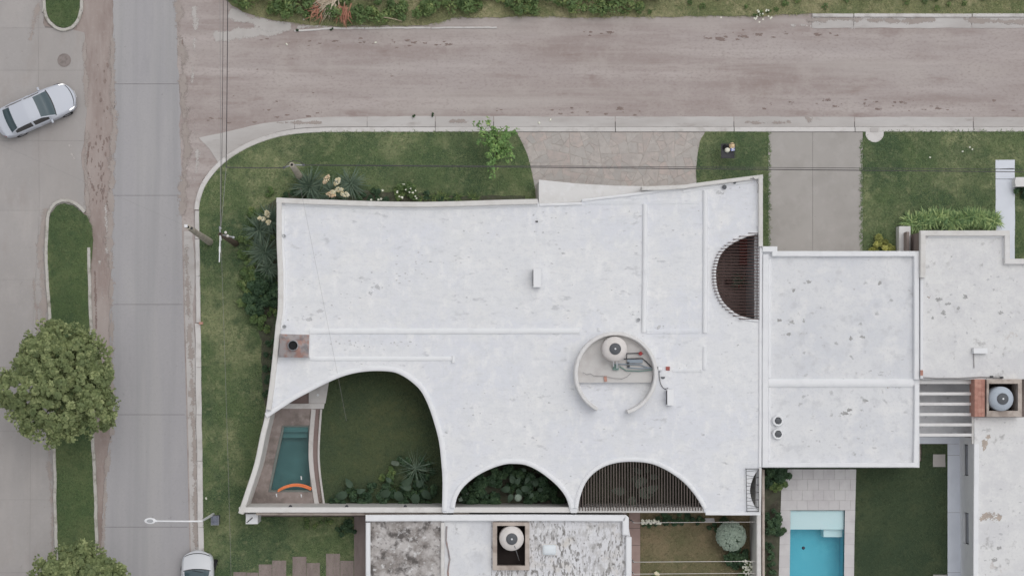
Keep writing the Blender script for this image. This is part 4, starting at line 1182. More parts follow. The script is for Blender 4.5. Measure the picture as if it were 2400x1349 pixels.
# paved strip, terrace under pergola
ts = struct('terrace', MB().prism(W([(2152, 880), (2290, 880), (2290, 1023), (2152, 1023)]), -.3, .09), m_greyfloor)
st = struct('wall_path', MB().prism(W([(2221, 1040), (2251, 1040), (2251, 1900), (2221, 1900)]), -.3, .085), m_joint)
obj('slab', MB().prism(W([(2150, 1023.5), (2250, 1023.5), (2250, 1039), (2150, 1039)]), -.3, .10), m_pathblue, st)
for a, b in zip([1039.6, 1066, 1200, 1340, 1480], [1065.5, 1199.5, 1339.5, 1479.5, 1900]):
    obj('slab', MB().prism(W([(2220, a), (2250, a), (2250, b), (2220, b)]), -.3, .10), m_pathblue, st)

# ================================================================== BACK GARDEN WITH POOL
poolB = [(1852, 1195), (1979.5, 1195), (1977.5, 1349), (1972, 1760), (1846, 1760), (1850, 1349)]
bl_o = [(1770, 1080), (2220.5, 1040.5), (2220.5, 1900), (1770, 1900)]
struct('back_lawn', MB().holed(W([(1770, 1080), (2160, 1080), (2160, 1039.5), (2220.3, 1039.5), (2220.3, 1900), (1770, 1900)]), [W(poolB)], -.3, .06), m_blawn)
bpool = poolbasin('swimming_pool', poolB, -1.3, m_pool, .08)
obj('pool_shelf', MB().prism(W([(1852.5, 1195.5), (1979, 1195.5), (1978.5, 1240), (1851.5, 1240)]), -1.29, -.13), m_poolpale, bpool)
obj('pool_shelf', MB().prism(W([(1934, 1240.5), (1978, 1240.5), (1977.8, 1259), (1934, 1259)]), -1.29, -.45), m_poolpale, bpool)
struct('pool_water', MB().add([(x, y, -.03) for x, y in W(poolB)], [tuple(range(len(poolB)))]), m_water)
dk = struct('pool_deck', MB().holed(W([(1833, 1122), (1848, 1099), (2005, 1102), (2002, 1248), (1996, 1760), (1822, 1760), (1826, 1349), (1830, 1186)]), [W([(1851, 1194), (1980, 1194), (1978.5, 1349), (1973, 1761.0-2), (1845, 1759), (1849, 1349)])], -.3, .080), m_deckjoint)
def dx_l(y): return interp([(1847, 1097), (1831, 1121), (1829, 1186), (1824.5, 1349), (1820, 1760)], y)
def dx_r(y): return interp([(2006, 1101), (2004, 1180), (2002, 1248), (2000.5, 1349), (1996, 1760)], y)
rows = [1098.5, 1122, 1147, 1171.5, 1194.4]
for ri, (y0, y1) in enumerate(zip(rows, rows[1:])):
    off = (0, 12, 0, 12)[ri]
    xs = [None]+[1855+off+25*k for k in range(6)]+[None]
    for a, b in zip(xs, xs[1:]):
        la, lb_ = (dx_l(y0), dx_l(y1)) if a is None else (a, a)
        ra_, rb = (dx_r(y0), dx_r(y1)) if b is None else (b, b)
        if ri == 0 and a is None: y_0 = 1098.5
        obj('paver', MB().prism(W([(la+.25, y0+.25), (ra_-.25, y0+.25), (rb-.25, y1-.25), (lb_+.25, y1-.25)]), .05, .105+rng.uniform(-.003, .003)), m_pooldeck, dk)
for k in range(21):
    y0, y1 = 1194.6+k*26.6, 1194.6+(k+1)*26.6
    pl_ = lambda y: interp([(1852, 1195), (1850, 1349), (1846, 1760)], y)
    pr_ = lambda y: interp([(1979.5, 1195), (1977.5, 1349), (1972, 1760)], y)
    obj('paver', MB().prism(W([(dx_l(y0), y0+.25), (pl_(y0), y0+.25), (pl_(y1), y1-.25), (dx_l(y1), y1-.25)]), .05, .105+rng.uniform(-.003, .003)), m_pooldeck, dk)
    obj('paver', MB().prism(W([(pr_(y0), y0+.25), (dx_r(y0), y0+.25), (dx_r(y1), y1-.25), (pr_(y1), y1-.25)]), .05, .105+rng.uniform(-.003, .003)), m_pooldeck, dk)
p = P(1883, 1283, -.03)
fl = thing('pool_float', 'small round dark chemical float on the turquoise pool', 'float', p)
obj('body', MB().lathe([(.05, -.06), (.085, -.02), (.085, .03), (.05, .05), (0, .055)], p, 16), M('navy_plastic', c(48, 48, 66), [], rough=.4), fl, smooth=True)
obj('cap', MB().lathe([(.03, .05), (.03, .08), (0, .085)], p, 10), m_lid, fl)
for x0, y0, x1, y1, lb in ((2186, 1063.5, 2215, 1093, 'square grey concrete slab in the lawn by the corner of the pale wall path'), (2186, 1345, 2219, 1380, 'grey concrete slab at the lower edge of the lawn beside the pale path')):
    obj('garden_slab', MB().prism(W(rough([(x0, y0), (x1, y0), (x1, y1), (x0, y1)], 8, .6, True, x0)), 0, .10), m_drive, label=lb, cat='slab')
# wall between the yards
byw = thing('garden_wall', 'tall pale garden wall between the brown yard and the swimming pool garden', 'wall', P(1783, 1300, 0))
obj('wall', MB().sweep(W([(1784.5, 1900), (1784.5, 1500), (1784, 1206)], 2.4), rect(.0, .24, -.2, 2.4, .04)), m_parapet, byw)
obj('coping', MB().sweep(W([(1792.5, 1900), (1792.5, 1400), (1792, 1100)], 1.7), rect(.0, .12, -.2, 1.7)), m_well, byw)

# ================================================================== SOUTH NEIGHBOUR
sh0 = P(1160, 1300, 0)
sh = thing('south_house', 'old white tiled roof house below the corner house with blackened patches', 'house', (sh0.x, sh0.y, 0))
Z5 = 3.0
so = [(857, 1206), (1470, 1206), (1474, 1211), (1474, 1250), (1481, 1256), (1481, 1900), (857, 1900)]
sroof = W(so, Z5)
wi = [(1165, 1231), (1231, 1231), (1231, 1325), (1165, 1325)]
obj('roof', MB().holed(W([(1152, 1212), (1470, 1212), (1478, 1260), (1478, 1900), (1152, 1900)], Z5), [W(wi, Z5)], Z5-.25, Z5), m_mould, sh)
obj('roof', MB().prism(W([(862, 1212), (1034, 1212), (1034, 1900), (862, 1900)], Z5), Z5-.25, Z5+.002, bottom=True), m_lichen, sh)
obj('roof', MB().prism(W([(1034.3, 1212), (1151.7, 1212), (1151.7, 1900), (1034.3, 1900)], Z5), Z5-.25, Z5-.03, bottom=True), m_nroof, sh)
def spar(pts, w, z0, h, m=m_rim):
    _pp[0] += 1; h += .003*(_pp[0] % 5)
    obj('parapet', MB().sweep(W(pts, z0+h), rect(-w, 0, z0, z0+h, .04)), m, sh)
spar([(857, 1206), (1000, 1205.5), (1240, 1205), (1468, 1206), (1474, 1212), (1474, 1252)], .33, Z5, .3)
spar([(1480.5, 1258), (1480.5, 1500), (1480.5, 1900)], .30, Z5, .25)
spar([(857, 1900), (857, 1400), (857, 1224)], .24, Z5, .28)
spar([(1032.5, 1900), (1032.5, 1500), (1033, 1224)], .20, Z5, .2, m_parapet)
obj('wall', MB().sweep(W([(859, 1900), (859, 1210), (1472, 1210), (1478, 1262), (1478, 1900)], Z5), rect(-.24, -.02, -.2, Z5-.252)), m_white, sh)
obj('tank_well', MB().holed(W([(1155, 1223), (1241, 1223), (1241, 1335), (1155, 1335)], Z5+.3), [W(wi, Z5+.3)], Z5-.3, Z5+.3), m_well, sh)
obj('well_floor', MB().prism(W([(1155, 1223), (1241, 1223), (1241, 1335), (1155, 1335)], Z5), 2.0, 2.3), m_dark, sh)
tt = tank('water_tank', 'white water tank with grey lid in the deep dark rectangular well of the old roof', P(1199.5, 1262, 3.7), 2.32, .63, m_cream, m_lid, 1.38)
obj('ladder_pole', MB().tube([P(1206, 1278, 3.78), P(1217, 1312, 2.6)], .022, 6), m_metal, tt)
sk = P(1287, 1287, Z5)
skl = thing('skylight', 'small rounded white skylight dome on the spotted tile roof', 'skylight', (sk.x, sk.y, Z5))
obj('kerb', MB().box((sk.x, sk.y, Z5+.06), (.76, .58, .12)), m_parapet, skl)
obj('dome', MB().add([(sk.x+x*s, sk.y+y*s2, Z5+z) for s, s2, z in ((.35, .26, .12), (.35, .26, .18), (.30, .21, .25), (.18, .12, .28)) for x, y in ((-1, -.75), (-.8, -1), (.8, -1), (1, -.75), (1, .75), (.8, 1), (-.8, 1), (-1, .75))],
    [(i*8+k, i*8+(k+1) % 8, i*8+8+(k+1) % 8, i*8+8+k) for i in range(3) for k in range(8)]+[tuple(range(24, 32))]), M('milky_acrylic', c(208, 214, 218), [], rough=.3), skl, smooth=True)
# curled membrane strip on the middle section
cs = MB().sweep(W(rough([(1047, 1232), (1046, 1265), (1050, 1290), (1054, 1310), (1050, 1349)], 8, 1.4, False, 2), Z5), [(-.03, Z5-.03), (-.03, Z5+.03), (.03, Z5+.04), (.05, Z5-.03)])
obj('roof_flashing', cs, m_copper, sh)
for (x, y), lb in zip(((1249, 1206),), ('small dark clip on the white parapet of the old roof',)):
    pass
# --- brown-paved front and plank pavers
pv = struct('plank_paving', MB().prism(W([(860, 1208), (830, 1208), (830, 1900), (860, 1900)]), -.3, .112), m_paver)
planks = [(547.5, 577, 1339), (578.2, 605.5, 1340), (607, 637.5, 1321), (638.3, 671, 1312), (686, 718.5, 1303), (719.2, 750, 1317.5), (764.5, 797, 1296), (797.8, 829, 1312.5)]
for x0, x1, y0 in planks:
    obj('plank', MB().prism(W([(x0, y0), (x1, y0), (x1, y0+150), (x0, y0+150)]), -.1, .125), m_paver, pv)
    obj('plank', MB().prism(W([(x0, y0+151), (x1, y0+151), (x1, y0+400), (x0, y0+400)]), -.1, .125), m_paver, pv)
# --- yard east of the old house
struct('brown_yard', MB().prism(W([(1470, 1196), (1795, 1196), (1795, 1900), (1470, 1900)]), -.3, .05), m_dry)
pt = struct('yard_path', MB().prism(W([(1474, 1196.5), (1500, 1196.5), (1500, 1900), (1474, 1900)]), -.2, .056), m_joint)
for k in range(8):
    obj('slab', MB().prism(W([(1474, 1197+k*40), (1500, 1197+k*40), (1500, 1236+k*40), (1474, 1236+k*40)]), -.2, .085), M('rosy_paver', c(158, 138, 132), [(c(142, 122, 117), 2, .45, .7, .7)], rand=(c(148, 128, 123), .6)) if k == 0 else bpy.data.materials['rosy_paver'], pt)
obj('stepping_stone', MB().prism(W([(1648, 1213), (1673, 1213), (1675, 1223), (1646, 1223)]), 0, .11), m_pooldeck, label='pale stone slab in the planting at the top of the brown yard', cat='slab')
# courts 2 and 3 floors, right bed
struct('court_earth', MB().prism(W([(1064, 1070), (1345, 1070), (1345, 1192), (1064, 1192)]), 0, .06), m_dirtbed)
struct('court_earth', MB().prism(W([(1350, 1065), (1665, 1065), (1665, 1192), (1350, 1192)]), 0, .06), m_dirtbed)
struct('garden_bed', MB().prism(W(rough([(1789, 1090), (1846, 1090), (1838, 1150), (1828, 1200), (1828, 1280), (1822, 1900), (1789, 1900)], 10, 2, True, 9)), 0, .075), m_dirtbed)
struct('garden_bed', MB().prism(W(rough([(690, 448), (850, 446), (1000, 455), (1230, 460), (1230, 490), (645, 490), (650, 640), (646, 800), (625, 960), (618, 950), (615, 820), (590, 700), (610, 560), (630, 480)], 10, 4, True, 3)), 0, .115), m_dirtbed)
# stains and bare patches on the roofs
fs_, fq, fn_ = Films(), Films(), Films()
def blot(F_, x, y, rx, ry, z, n=11):
    F_.blob([(x+rx*rng.uniform(.6, 1.25)*math.cos(t), y+ry*rng.uniform(.6, 1.25)*math.sin(t)) for t in np.linspace(0, 2*math.pi, n+1)[:-1]], z)
for x, y, rx, ry in ((2320, 1208, 26, 20), (2306, 1040, 12, 20), (2316, 1022, 10, 10), (2340, 1212, 14, 16), (2300, 1215, 12, 9)):
    blot(fq, x, y, rx, ry, Z4+.004)
blot(fq, 2176, 696, 9, 9, Z3+.004); blot(fq, 2082, 908, 8, 6, Z2+.15)
for x, y, rx, ry, z in ((1897, 660, 10, 6, Z2), (1860, 679, 4, 8, Z2), (1825, 750, 7, 5, Z2), (1883, 752, 6, 6, Z2), (1855, 756, 10, 6, Z2), (1850, 784, 8, 6, Z2), (1978, 968, 12, 5, Z2), (1992, 960, 9, 5, Z2), (2028, 938, 10, 5, Z2), (1994, 794, 7, 7, Z2), (2022, 790, 9, 5, Z2), (2062, 662, 6, 6, Z2), (2340, 1283, 8, 7, Z4), (2330, 1310, 10, 6, Z4),
                      (2186, 745, 7, 6, Z3), (2212, 735, 9, 8, Z3), (2222, 712, 8, 6, Z3), (2246, 722, 5, 8, Z3), (2262, 695, 8, 8, Z3), (2345, 733, 7, 6, Z3), (2200, 702, 9, 6, Z3), (868, 684, 6, 8, ZR), (886, 672, 10, 8, ZR), (725, 747, 8, 8, ZR), (750, 728, 10, 6, ZR), (1545, 768, 8, 7, ZR), (1690, 452, 12, 7, ZR)):
    blot(fs_ if z == ZR else fn_, x, y, rx*1.3, ry*1.3, z+.004)
for _ in range(95):
    x, y = rng.uniform(670, 1640), rng.uniform(490, 770)
    if rng.random() < .5: x, y = rng.gauss(980, 170), 0; y = 745-(x-700)*.42+rng.gauss(0, 25)
    if 672 < x < 1640 and 492 < y < 764: blot(fs_, x, y, rng.uniform(2, 6), rng.uniform(1.5, 3.5), ZR+.004, 7)
for _ in range(30):
    x, y = rng.uniform(1080, 1560), rng.uniform(900, 1040)
    if (x-1444)**2+(y-875)**2 > 115**2: blot(fs_, x, y, rng.uniform(2, 6), rng.uniform(1.5, 3), ZR+.004, 7)
for _ in range(24):
    blot(fs_, rng.uniform(770, 980), 806+rng.gauss(0, 5), rng.uniform(3, 6), rng.uniform(2, 4), ZR+.004, 7)
for _ in range(26):
    blot(fs_, rng.uniform(1812, 2130), rng.choice([rng.uniform(612, 880), rng.uniform(915, 1075)]), rng.uniform(3, 8), rng.uniform(2, 5), Z2+.004, 7)
for _ in range(20):
    blot(fs_, rng.uniform(2300, 2420), rng.uniform(985, 1380), rng.uniform(3, 8), rng.uniform(2, 5), Z4+.004, 7)
for _ in range(16):
    blot(fs_, rng.uniform(2180, 2400), rng.uniform(620, 870), rng.uniform(3, 8), rng.uniform(2, 5), Z3+.004, 7)
fs_.build('roof_stains', m_stain)
fn_.build('roof_stains', m_stain2)
fq.build('bare_roof_patches', m_peelpatch)
# ================================================================== CARS
m_silver = M('silver_paint', c(184, 188, 197), [], rough=.38, metal=.0, spec=.35)
m_whitep = M('white_paint', c(196, 198, 202), [], rough=.3, spec=.4)
m_carglass = M('car_glass', c(66, 82, 88), [], rough=.06, spec=.9)
m_sideglass = M('tinted_side_glass', c(38, 42, 46), [], rough=.06, spec=.9)
m_trim = M('black_trim', c(44, 45, 48), [], rough=.5)
m_lamp = M('lit_headlamp', c(235, 238, 242), [], rough=.15, emit=((1, .98, .94, 1), 1.3))
m_lampoff = M('headlamp_lens', c(190, 196, 204), [], rough=.12, spec=.6)
m_tail = M('tail_lamp', c(150, 44, 44), [], rough=.2)
m_rimm = M('wheel_alloy', c(168, 170, 175), [], rough=.35, metal=.6)
m_cabin = M('car_interior', c(60, 60, 64), [], rough=.8)

def make_car(label, loc, ang, L, Wd, paint, P_, lamp, steer=0.0, group='cars on the avenue side'):
    """nose towards local +x; d is the distance behind the nose"""
    t = thing('parked_car' if steer else 'car', label, 'car', loc)
    t.rotation_euler = (0, 0, ang)
    def tab(tb, d):
        for (a, u), (b, v) in zip(tb, tb[1:]):
            if d <= b:
                s = (d-a)/(b-a); s = s*s*(3-2*s)*.5+s*.5
                return u+(v-u)*s
        return tb[-1][1]
    ds = sorted(set([round(x, 3) for x in list(np.linspace(0, L, 46))+P_['cuts']+[.03, .07, .12, L-.03, L-.08]]))
    rows = []
    def bow(d):
        f = P_['bowf']*max(0, 1-d/(P_['roof0']+.5))-P_['bowr']*max(0, (d-P_['roof1']+.5)/(L-P_['roof1']+.5))
        return f
    for d in ds:
        hw = tab(P_['hw'], d)*Wd/2
        zb = tab(P_['belt'], d); zt = max(zb+.015, tab(P_['top'], d))
        k = min(1, max(0, (zt-zb-.015)/.45))
        y4 = hw*.93
        y5 = hw*.90
        y6 = hw*(.86-.135*k)
        pts = [(hw*.90, .20), (hw*.985, .34), (hw, .55), (hw*.985, zb-.09), (y4, zb-.005),
               (y5, zb+.012), (y6, zb+.02+(zt-zb-.02)*.93), (y6-.055, zb+.02+(zt-zb-.02)*.985), (y6*.62, zt+.012), (y6*.3, zt+.022), (0, zt+.026)]
        full = [(y, z) for y, z in pts]+[(-y, z) for y, z in pts[-2::-1]]
        rows.append([((L/2-d)-bow(d)*(abs(y)/max(.1, hw))**2.2, y, z) for y, z in full])
    m = len(rows[0])
    V = [p for r_ in rows for p in r_]
    parts = {}
    c_ws0, c_ws1, c_rw0, c_rw1 = P_['ws0'], P_['roof0'], P_['roof1'], P_['rw1']
    for i in range(len(ds)-1):
        d = (ds[i]+ds[i+1])/2
        for j in range(m-1):
            jj = j if j < 10 else 19-j
            kind = 'body'
            if c_ws0 < d < c_ws1 and jj >= 7: kind = 'windscreen'
            elif c_ws0-.05 < d < c_ws0 and jj >= 6: kind = 'cowl_trim'
            elif c_rw0 < d < c_rw1 and jj >= 7: kind = 'rear_window'
            elif jj == 5 and P_['sg0'] < d < P_['sg1'] and abs(d-P_['pillar']) > .05: kind = 'side_window'
            elif P_['hl0'] < d < P_['hl1'] and jj in (4, 5): kind = 'headlight'
            elif d > L-.16 and jj in (3, 4): kind = 'tail_light'
            elif P_.get('grille') and .13 < d < .17 and jj >= 6: kind = 'grille'
            side = '' if kind in ('body', 'windscreen', 'rear_window', 'cowl_trim', 'grille') else ('L' if j < 10 else 'R')
            parts.setdefault((kind, side), []).append((i*m+j, (i+1)*m+j, (i+1)*m+j+1, i*m+j+1))
    parts[('body', '')] += [tuple(range(m)), tuple(range((len(ds)-1)*m+m-1, (len(ds)-1)*m-1, -1))]
    mats = dict(body=paint, windscreen=m_carglass, rear_window=m_carglass, side_window=m_sideglass, headlight=lamp, tail_light=m_tail, grille=m_trim, cowl_trim=m_trim)
    body = None
    for (kind, side), fs in sorted(parts.items()):
        mb = MB()
        used = sorted({q for f in fs for q in f}); ix = {q: n for n, q in enumerate(used)}
        mb.v = [V[q] for q in used]; mb.f = [tuple(ix[q] for q in f) for f in fs]
        o = obj(kind, mb, mats[kind], t, smooth='all', local=True)
        if kind == 'body': body = o; o.data.set_sharp_from_angle(angle=math.radians(50))
    hwm = Wd/2
    # seams, mirrors, handles, wheels
    for s in (-1, 1):
        o = obj('mirror', MB().box((L/2-P_['mir'], s*(hwm+.07), .93), (.13, .22, .13), 0, .8), paint, t, local=True, smooth=True)
        bev = o.modifiers.new('soft', 'BEVEL'); bev.width = .035; bev.segments = 3
        for dx in P_['handles']:
            obj('door_handle', MB().box((L/2-dx, s*(hwm*.985+.012), .78), (.18, .03, .03)), m_trim if paint is m_whitep else paint, t, local=True)
        for dw in P_['wheels']:
            front = dw < L/2
            st = steer if front else 0
            cx, cy = L/2-dw, s*(hwm-.10+(.10 if (front and steer and s < 0) else 0))
            A = Matrix.Translation((cx, cy, .30)) @ Matrix.Rotation(st, 4, 'Z') @ Matrix.Rotation(math.pi/2, 4, 'X')
            def tr(mb): mb.v = [tuple(A @ Vector(p)) for p in mb.v]; return mb
            wo = thing_part('wheel', tr(MB().lathe([(.20, -.095), (.275, -.10), (.30, -.075), (.30, .075), (.275, .10), (.20, .095)], (0, 0, 0), 28, cap=False)), m_black, t)
            obj('rim', tr(MB().lathe([(0, -.06), (.2, -.085), (.205, .0), (.2, .085), (.06, .06), (0, .06)], (0, 0, 0), 20)), m_rimm, wo, local=True, smooth=True)
    obj('cabin_floor', MB().box((L/2-(P_['roof0']+P_['roof1'])/2, 0, .45), (1.9, Wd*.8, .1)), m_cabin, t, local=True)
    obj('underbody', MB().box((0, 0, .24), (L*.78, Wd*.8, .12)), m_trim, t, local=True)
    for s in (-1, 1):                                        # wipers
        a = L/2-P_['ws0']-.02
        obj('wiper', MB().tube([(a-.02, s*.05+.2, 0.0+P_['wz']), (a-.12, s*.05-.28, P_['wz']+.05)], .01, 5), m_trim, t, local=True)
    obj('number_plate', MB().box((L/2+.004, 0, .42), (.012, .4, .12)), m_whitemetal, t, local=True)
    obj('number_plate', MB().box((-L/2-.004, 0, .62), (.012, .4, .12)), m_whitemetal, t, local=True)
    return t
def thing_part(name, mb, m, parent):
    return obj(name, mb, m, parent, local=True, smooth=True)

sedan = dict(hw=[(0, .70), (.06, .80), (.2, .90), (.55, .97), (1.1, 1), (3.3, 1), (3.9, .96), (4.25, .88), (4.4, .72)],
    belt=[(0, .56), (.06, .64), (.25, .71), (.8, .80), (1.25, .88), (1.7, .92), (3.4, .96), (3.85, .965), (4.2, .94), (4.4, .80)],
    top=[(0, .57), (.06, .66), (.25, .74), (.8, .85), (1.24, .92), (1.6, 1.18), (2.02, 1.41), (2.6, 1.46), (3.36, 1.39), (3.6, 1.2), (3.86, 1.0), (4.2, .97), (4.4, .82)],
    bowf=.24, bowr=.16, ws0=1.25, roof0=2.0, roof1=3.38, rw1=3.82, sg0=1.62, sg1=3.6, pillar=2.55, hl0=.10, hl1=.42, mir=1.62,
    cuts=[1.2, 1.25, 2.0, 3.38, 3.82, 1.62, 3.6, 2.5, 2.6, .1, .42, 4.24, .13, .17], handles=(2.35, 3.2), wheels=(.82, 3.42), wz=.95, grille=True)
hatch = dict(hw=[(0, .74), (.05, .84), (.15, .92), (.4, .98), (1.0, 1), (3.2, 1), (3.7, .95), (3.95, .88), (4.05, .78)],
    belt=[(0, .58), (.06, .66), (.25, .75), (.7, .85), (1.15, .93), (1.6, .96), (3.4, 1.0), (3.8, .98), (4.05, .85)],
    top=[(0, .59), (.06, .69), (.25, .80), (.7, .92), (.97, .98), (1.4, 1.25), (1.82, 1.46), (2.6, 1.51), (3.4, 1.42), (3.75, 1.2), (3.95, 1.0), (4.05, .87)],
    bowf=.24, bowr=.18, ws0=.98, roof0=1.82, roof1=3.42, rw1=3.85, sg0=1.5, sg1=3.6, pillar=2.45, hl0=.12, hl1=.40, mir=1.42,
    cuts=[.93, .98, 1.82, 3.42, 3.85, 1.5, 3.6, 2.4, 2.5, .12, .4, 3.89, .13, .17], handles=(2.3,), wheels=(.80, 3.25), wz=1.03, grille=True)
cc = P(90, 262, .012)
make_car('silver sedan crossing the median gap with both headlights lit', cc, math.radians(24.3), 4.4, 1.72, m_silver, sedan, m_lamp)
cc = P(467, 1376, .0); cc.z = .05
make_car('white hatchback parked at the kerb at the bottom edge with its nose up', cc, math.radians(90.5), 4.05, 1.70, m_whitep, hatch, m_lampoff, steer=-.30)

# ================================================================== POLES, LAMP, WIRES
def pole(name, label, top, base, zt, r0_, r1_, mat):
    b = P(*base, .05); a = P(*top, zt)
    t = thing(name, label, 'pole', b, 'utility poles on the corner')
    obj('shaft', MB().tube([b-Vector((0, 0, .3)), b+(a-b)*.5, a], [r0_, (r0_+r1_)/2, r1_], 14), mat, t, smooth=True)
    obj('cap', MB().lathe([(r1_*.5, 0), (r1_*.5, .03), (0, .04)], a, 12), m_black, t)
    return t, a
pa, ta = pole('utility_pole', 'concrete utility pole with two cable arms beside the yuccas', (684, 386), (703, 415), 6.3, .19, .13, m_pole)
tA = ta-Vector((0, 0, .25))
for (x, y) in ((666, 393), (712, 387)):
    e = P(x, y, 6.1)
    obj('arm', MB().tube([tA+Vector((0, 0, .1)), tA.lerp(e, .5)+Vector((0, 0, .12)), e], .035, 6), m_metal, pa)
    obj('insulator', MB().lathe([(.05, 0), (.07, .05), (.05, .12), (0, .13)], e, 10), m_lid, pa)
bk = MB().tube([P(668, 391, 6.15), P(676, 381, 6.15), P(690, 376, 6.2), P(702, 379, 6.15), P(713, 386, 6.15)], .02, 5)
obj('jumper_cable', bk, m_wire, pa)
pb_, tb = pole('utility_pole', 'short pale pole leaning over the kerb left of the corner lawn', (441, 532), (492, 567), 7.6, .20, .12, m_pole)
obj('clamp', MB().box(tb-Vector((0, 0, .1)), (.42, .12, .14), -.3), m_steel, pb_)
obj('clamp', MB().box(tb+Vector((-.1, .05, .05)), (.16, .14, .12)), m_rim, pb_)
pc, tc = pole('utility_pole', 'dark utility pole with a thin white lamp arm on the west lawn', (516, 549), (553, 571), 7.8, .17, .10, m_wood)
armend = P(514, 614, 7.9)
obj('lamp_arm', MB().tube([tc, tc.lerp(armend, .45), armend], .03, 6), m_whitemetal, pc)
obj('lamp_head', MB().box(tc.lerp(armend, .55), (.09, .3, .08), 0, .8), m_whitemetal, pc)
for k, (dx, dy, dz) in enumerate(((.0, .30, -.1), (.34, -.06, -.3), (.6, -.12, -.5), (.25, .1, -.2))):
    obj('insulator', MB().lathe([(.05, 0), (.075, .06), (.05, .14), (0, .15)], tc+Vector((dx, dy, dz)), 10), m_cream if k % 2 else m_metal, pc)
obj('crossarm', MB().tube([tc+Vector((-.05, .4, -.05)), tc+Vector((.05, -.3, -.05))], .035, 6).tube([tc+Vector((0, 0, -.2)), tc+Vector((.65, -.12, -.4))], .03, 6), m_metal, pc)
# street lamp
lb_ = P(500, 1204, .1); lt = P(473, 1220, 5.6)
sl = thing('street_lamp', 'white single arm street lamp reaching over the lane at the lower left', 'street lamp', lb_)
obj('shaft', MB().tube([lb_-Vector((0, 0, .2)), lb_.lerp(lt, .6), lt], [.075, .06, .05], 12), m_whitemetal, sl, smooth=True)
le = P(367, 1220, 5.9)
obj('arm', MB().tube([lt, lt.lerp(le, .08)+Vector((0, 0, .12)), lt.lerp(le, .3)+Vector((0, 0, .2)), le], [.05, .048, .045, .04], 10), m_whitemetal, sl, smooth=True)
hd = P(352, 1219.5, 5.9)
hm = MB()
hm.lathe([(.0, -.09), (.13, -.08), (.17, -.02), (.165, .03), (.12, .07), (.0, .08)], (0, 0, 0), 24)
hm.v = [(hd.x+x*1.75, hd.y+y*.92, hd.z+z) for x, y, z in hm.v]
obj('lamp_head', hm, m_whitemetal, sl, smooth=True)
hm2 = MB().lathe([(.095, .0), (.095, .012), (0, .014)], (0, 0, 0), 20)
hm2.v = [(hd.x+x*1.75, hd.y+y*.9, hd.z+.068+z) for x, y, z in hm2.v]
obj('head_cover', hm2, m_metal, sl)
obj('collar', MB().tube([P(362, 1220, 5.9), P(369, 1220, 5.9)], .06, 10), m_whitemetal, sl)
mbx = P(508, 1215.5, .1)
mt = thing('meter_box', 'grey metal meter cabinet on the grass at the foot of the street lamp', 'cabinet', mbx)
obj('cabinet', MB().box((mbx.x, mbx.y, .55), (.36, .44, .9)), m_lid, mt)
obj('lid', MB().box((mbx.x, mbx.y, 1.015), (.42, .5, .03), .0), M('blue_grey_sheet', c(112, 116, 128), [(c(84, 88, 100), 5, .45, .6, .8)], rough=.5), mt)
obj('frame', MB().tube([Vector((mbx.x+sx*.2, mbx.y+sy*.24, 1.04)) for sx, sy in ((-1, -1), (1, -1), (1, 1), (-1, 1), (-1, -1))], .014, 5), m_metal, mt)

def wire(name, label, a, b, sag, r, m, n=14):
    pts = [a.lerp(b, t)-Vector((0, 0, 4*sag*t*(1-t))) for t in np.linspace(0, 1, n)]
    obj(name, MB().tube(pts, r, 5), m, label=label, cat='cable')
far = lambda x, y, z: P(x, y, z)
wire('power_cable', 'thick dark overhead cable, rightmost of the upright three over the dirt road', far(534, -260, 7.4), P(530, 392, 6.9), .25, .022, m_wire)
wire('power_cable', 'thin overhead cable, leftmost of the upright three over the dirt road', far(513, -260, 7.4), P(516.5, 548, 7.6), .3, .012, m_wire2)
wire('power_cable', 'thin overhead cable, middle of the upright three over the dirt road', far(524, -260, 7.4), P(517.5, 546, 7.5), .3, .014, m_wire)
wire('power_cable', 'dark cable from the road cables to the left arm of the concrete utility pole', P(530, 392, 6.9), P(666, 393, 6.15), .18, .024, m_wire)
wire('power_cable', 'overhead cable along the front lawns, the lower of the pair', P(712, 387, 6.15), P(2700, 405.5, 6.4), .0, .022, m_wire, 30)
wire('power_cable', 'overhead cable along the front lawns, the upper of the pair', P(713, 386.5, 6.2), P(2700, 399.5, 6.3), -.25, .015, m_wire, 30)
wire('power_cable', 'faint cable along the west lawn from the dark pole to the bottom edge', tc-Vector((0, 0, .3)), P(548, 1600, 7.2), .3, .006, m_wire2, 20)
wire('power_cable', 'thin cable joining the road cables to the dark pole on the west lawn', P(530, 392, 6.9), tc, .1, .011, m_wire2)
wire('service_drop', 'thin grey cable crossing the roof diagonally to the arched courtyard', P(704, 440, 5.9), P(812, 985, 3.0), .35, .005, m_wire2, 20)
wire('service_drop', 'faint cable from the leaning pale pole across the lane to the left', tb, P(-200, 250, 6.8), .2, .005, m_wire2, 20)

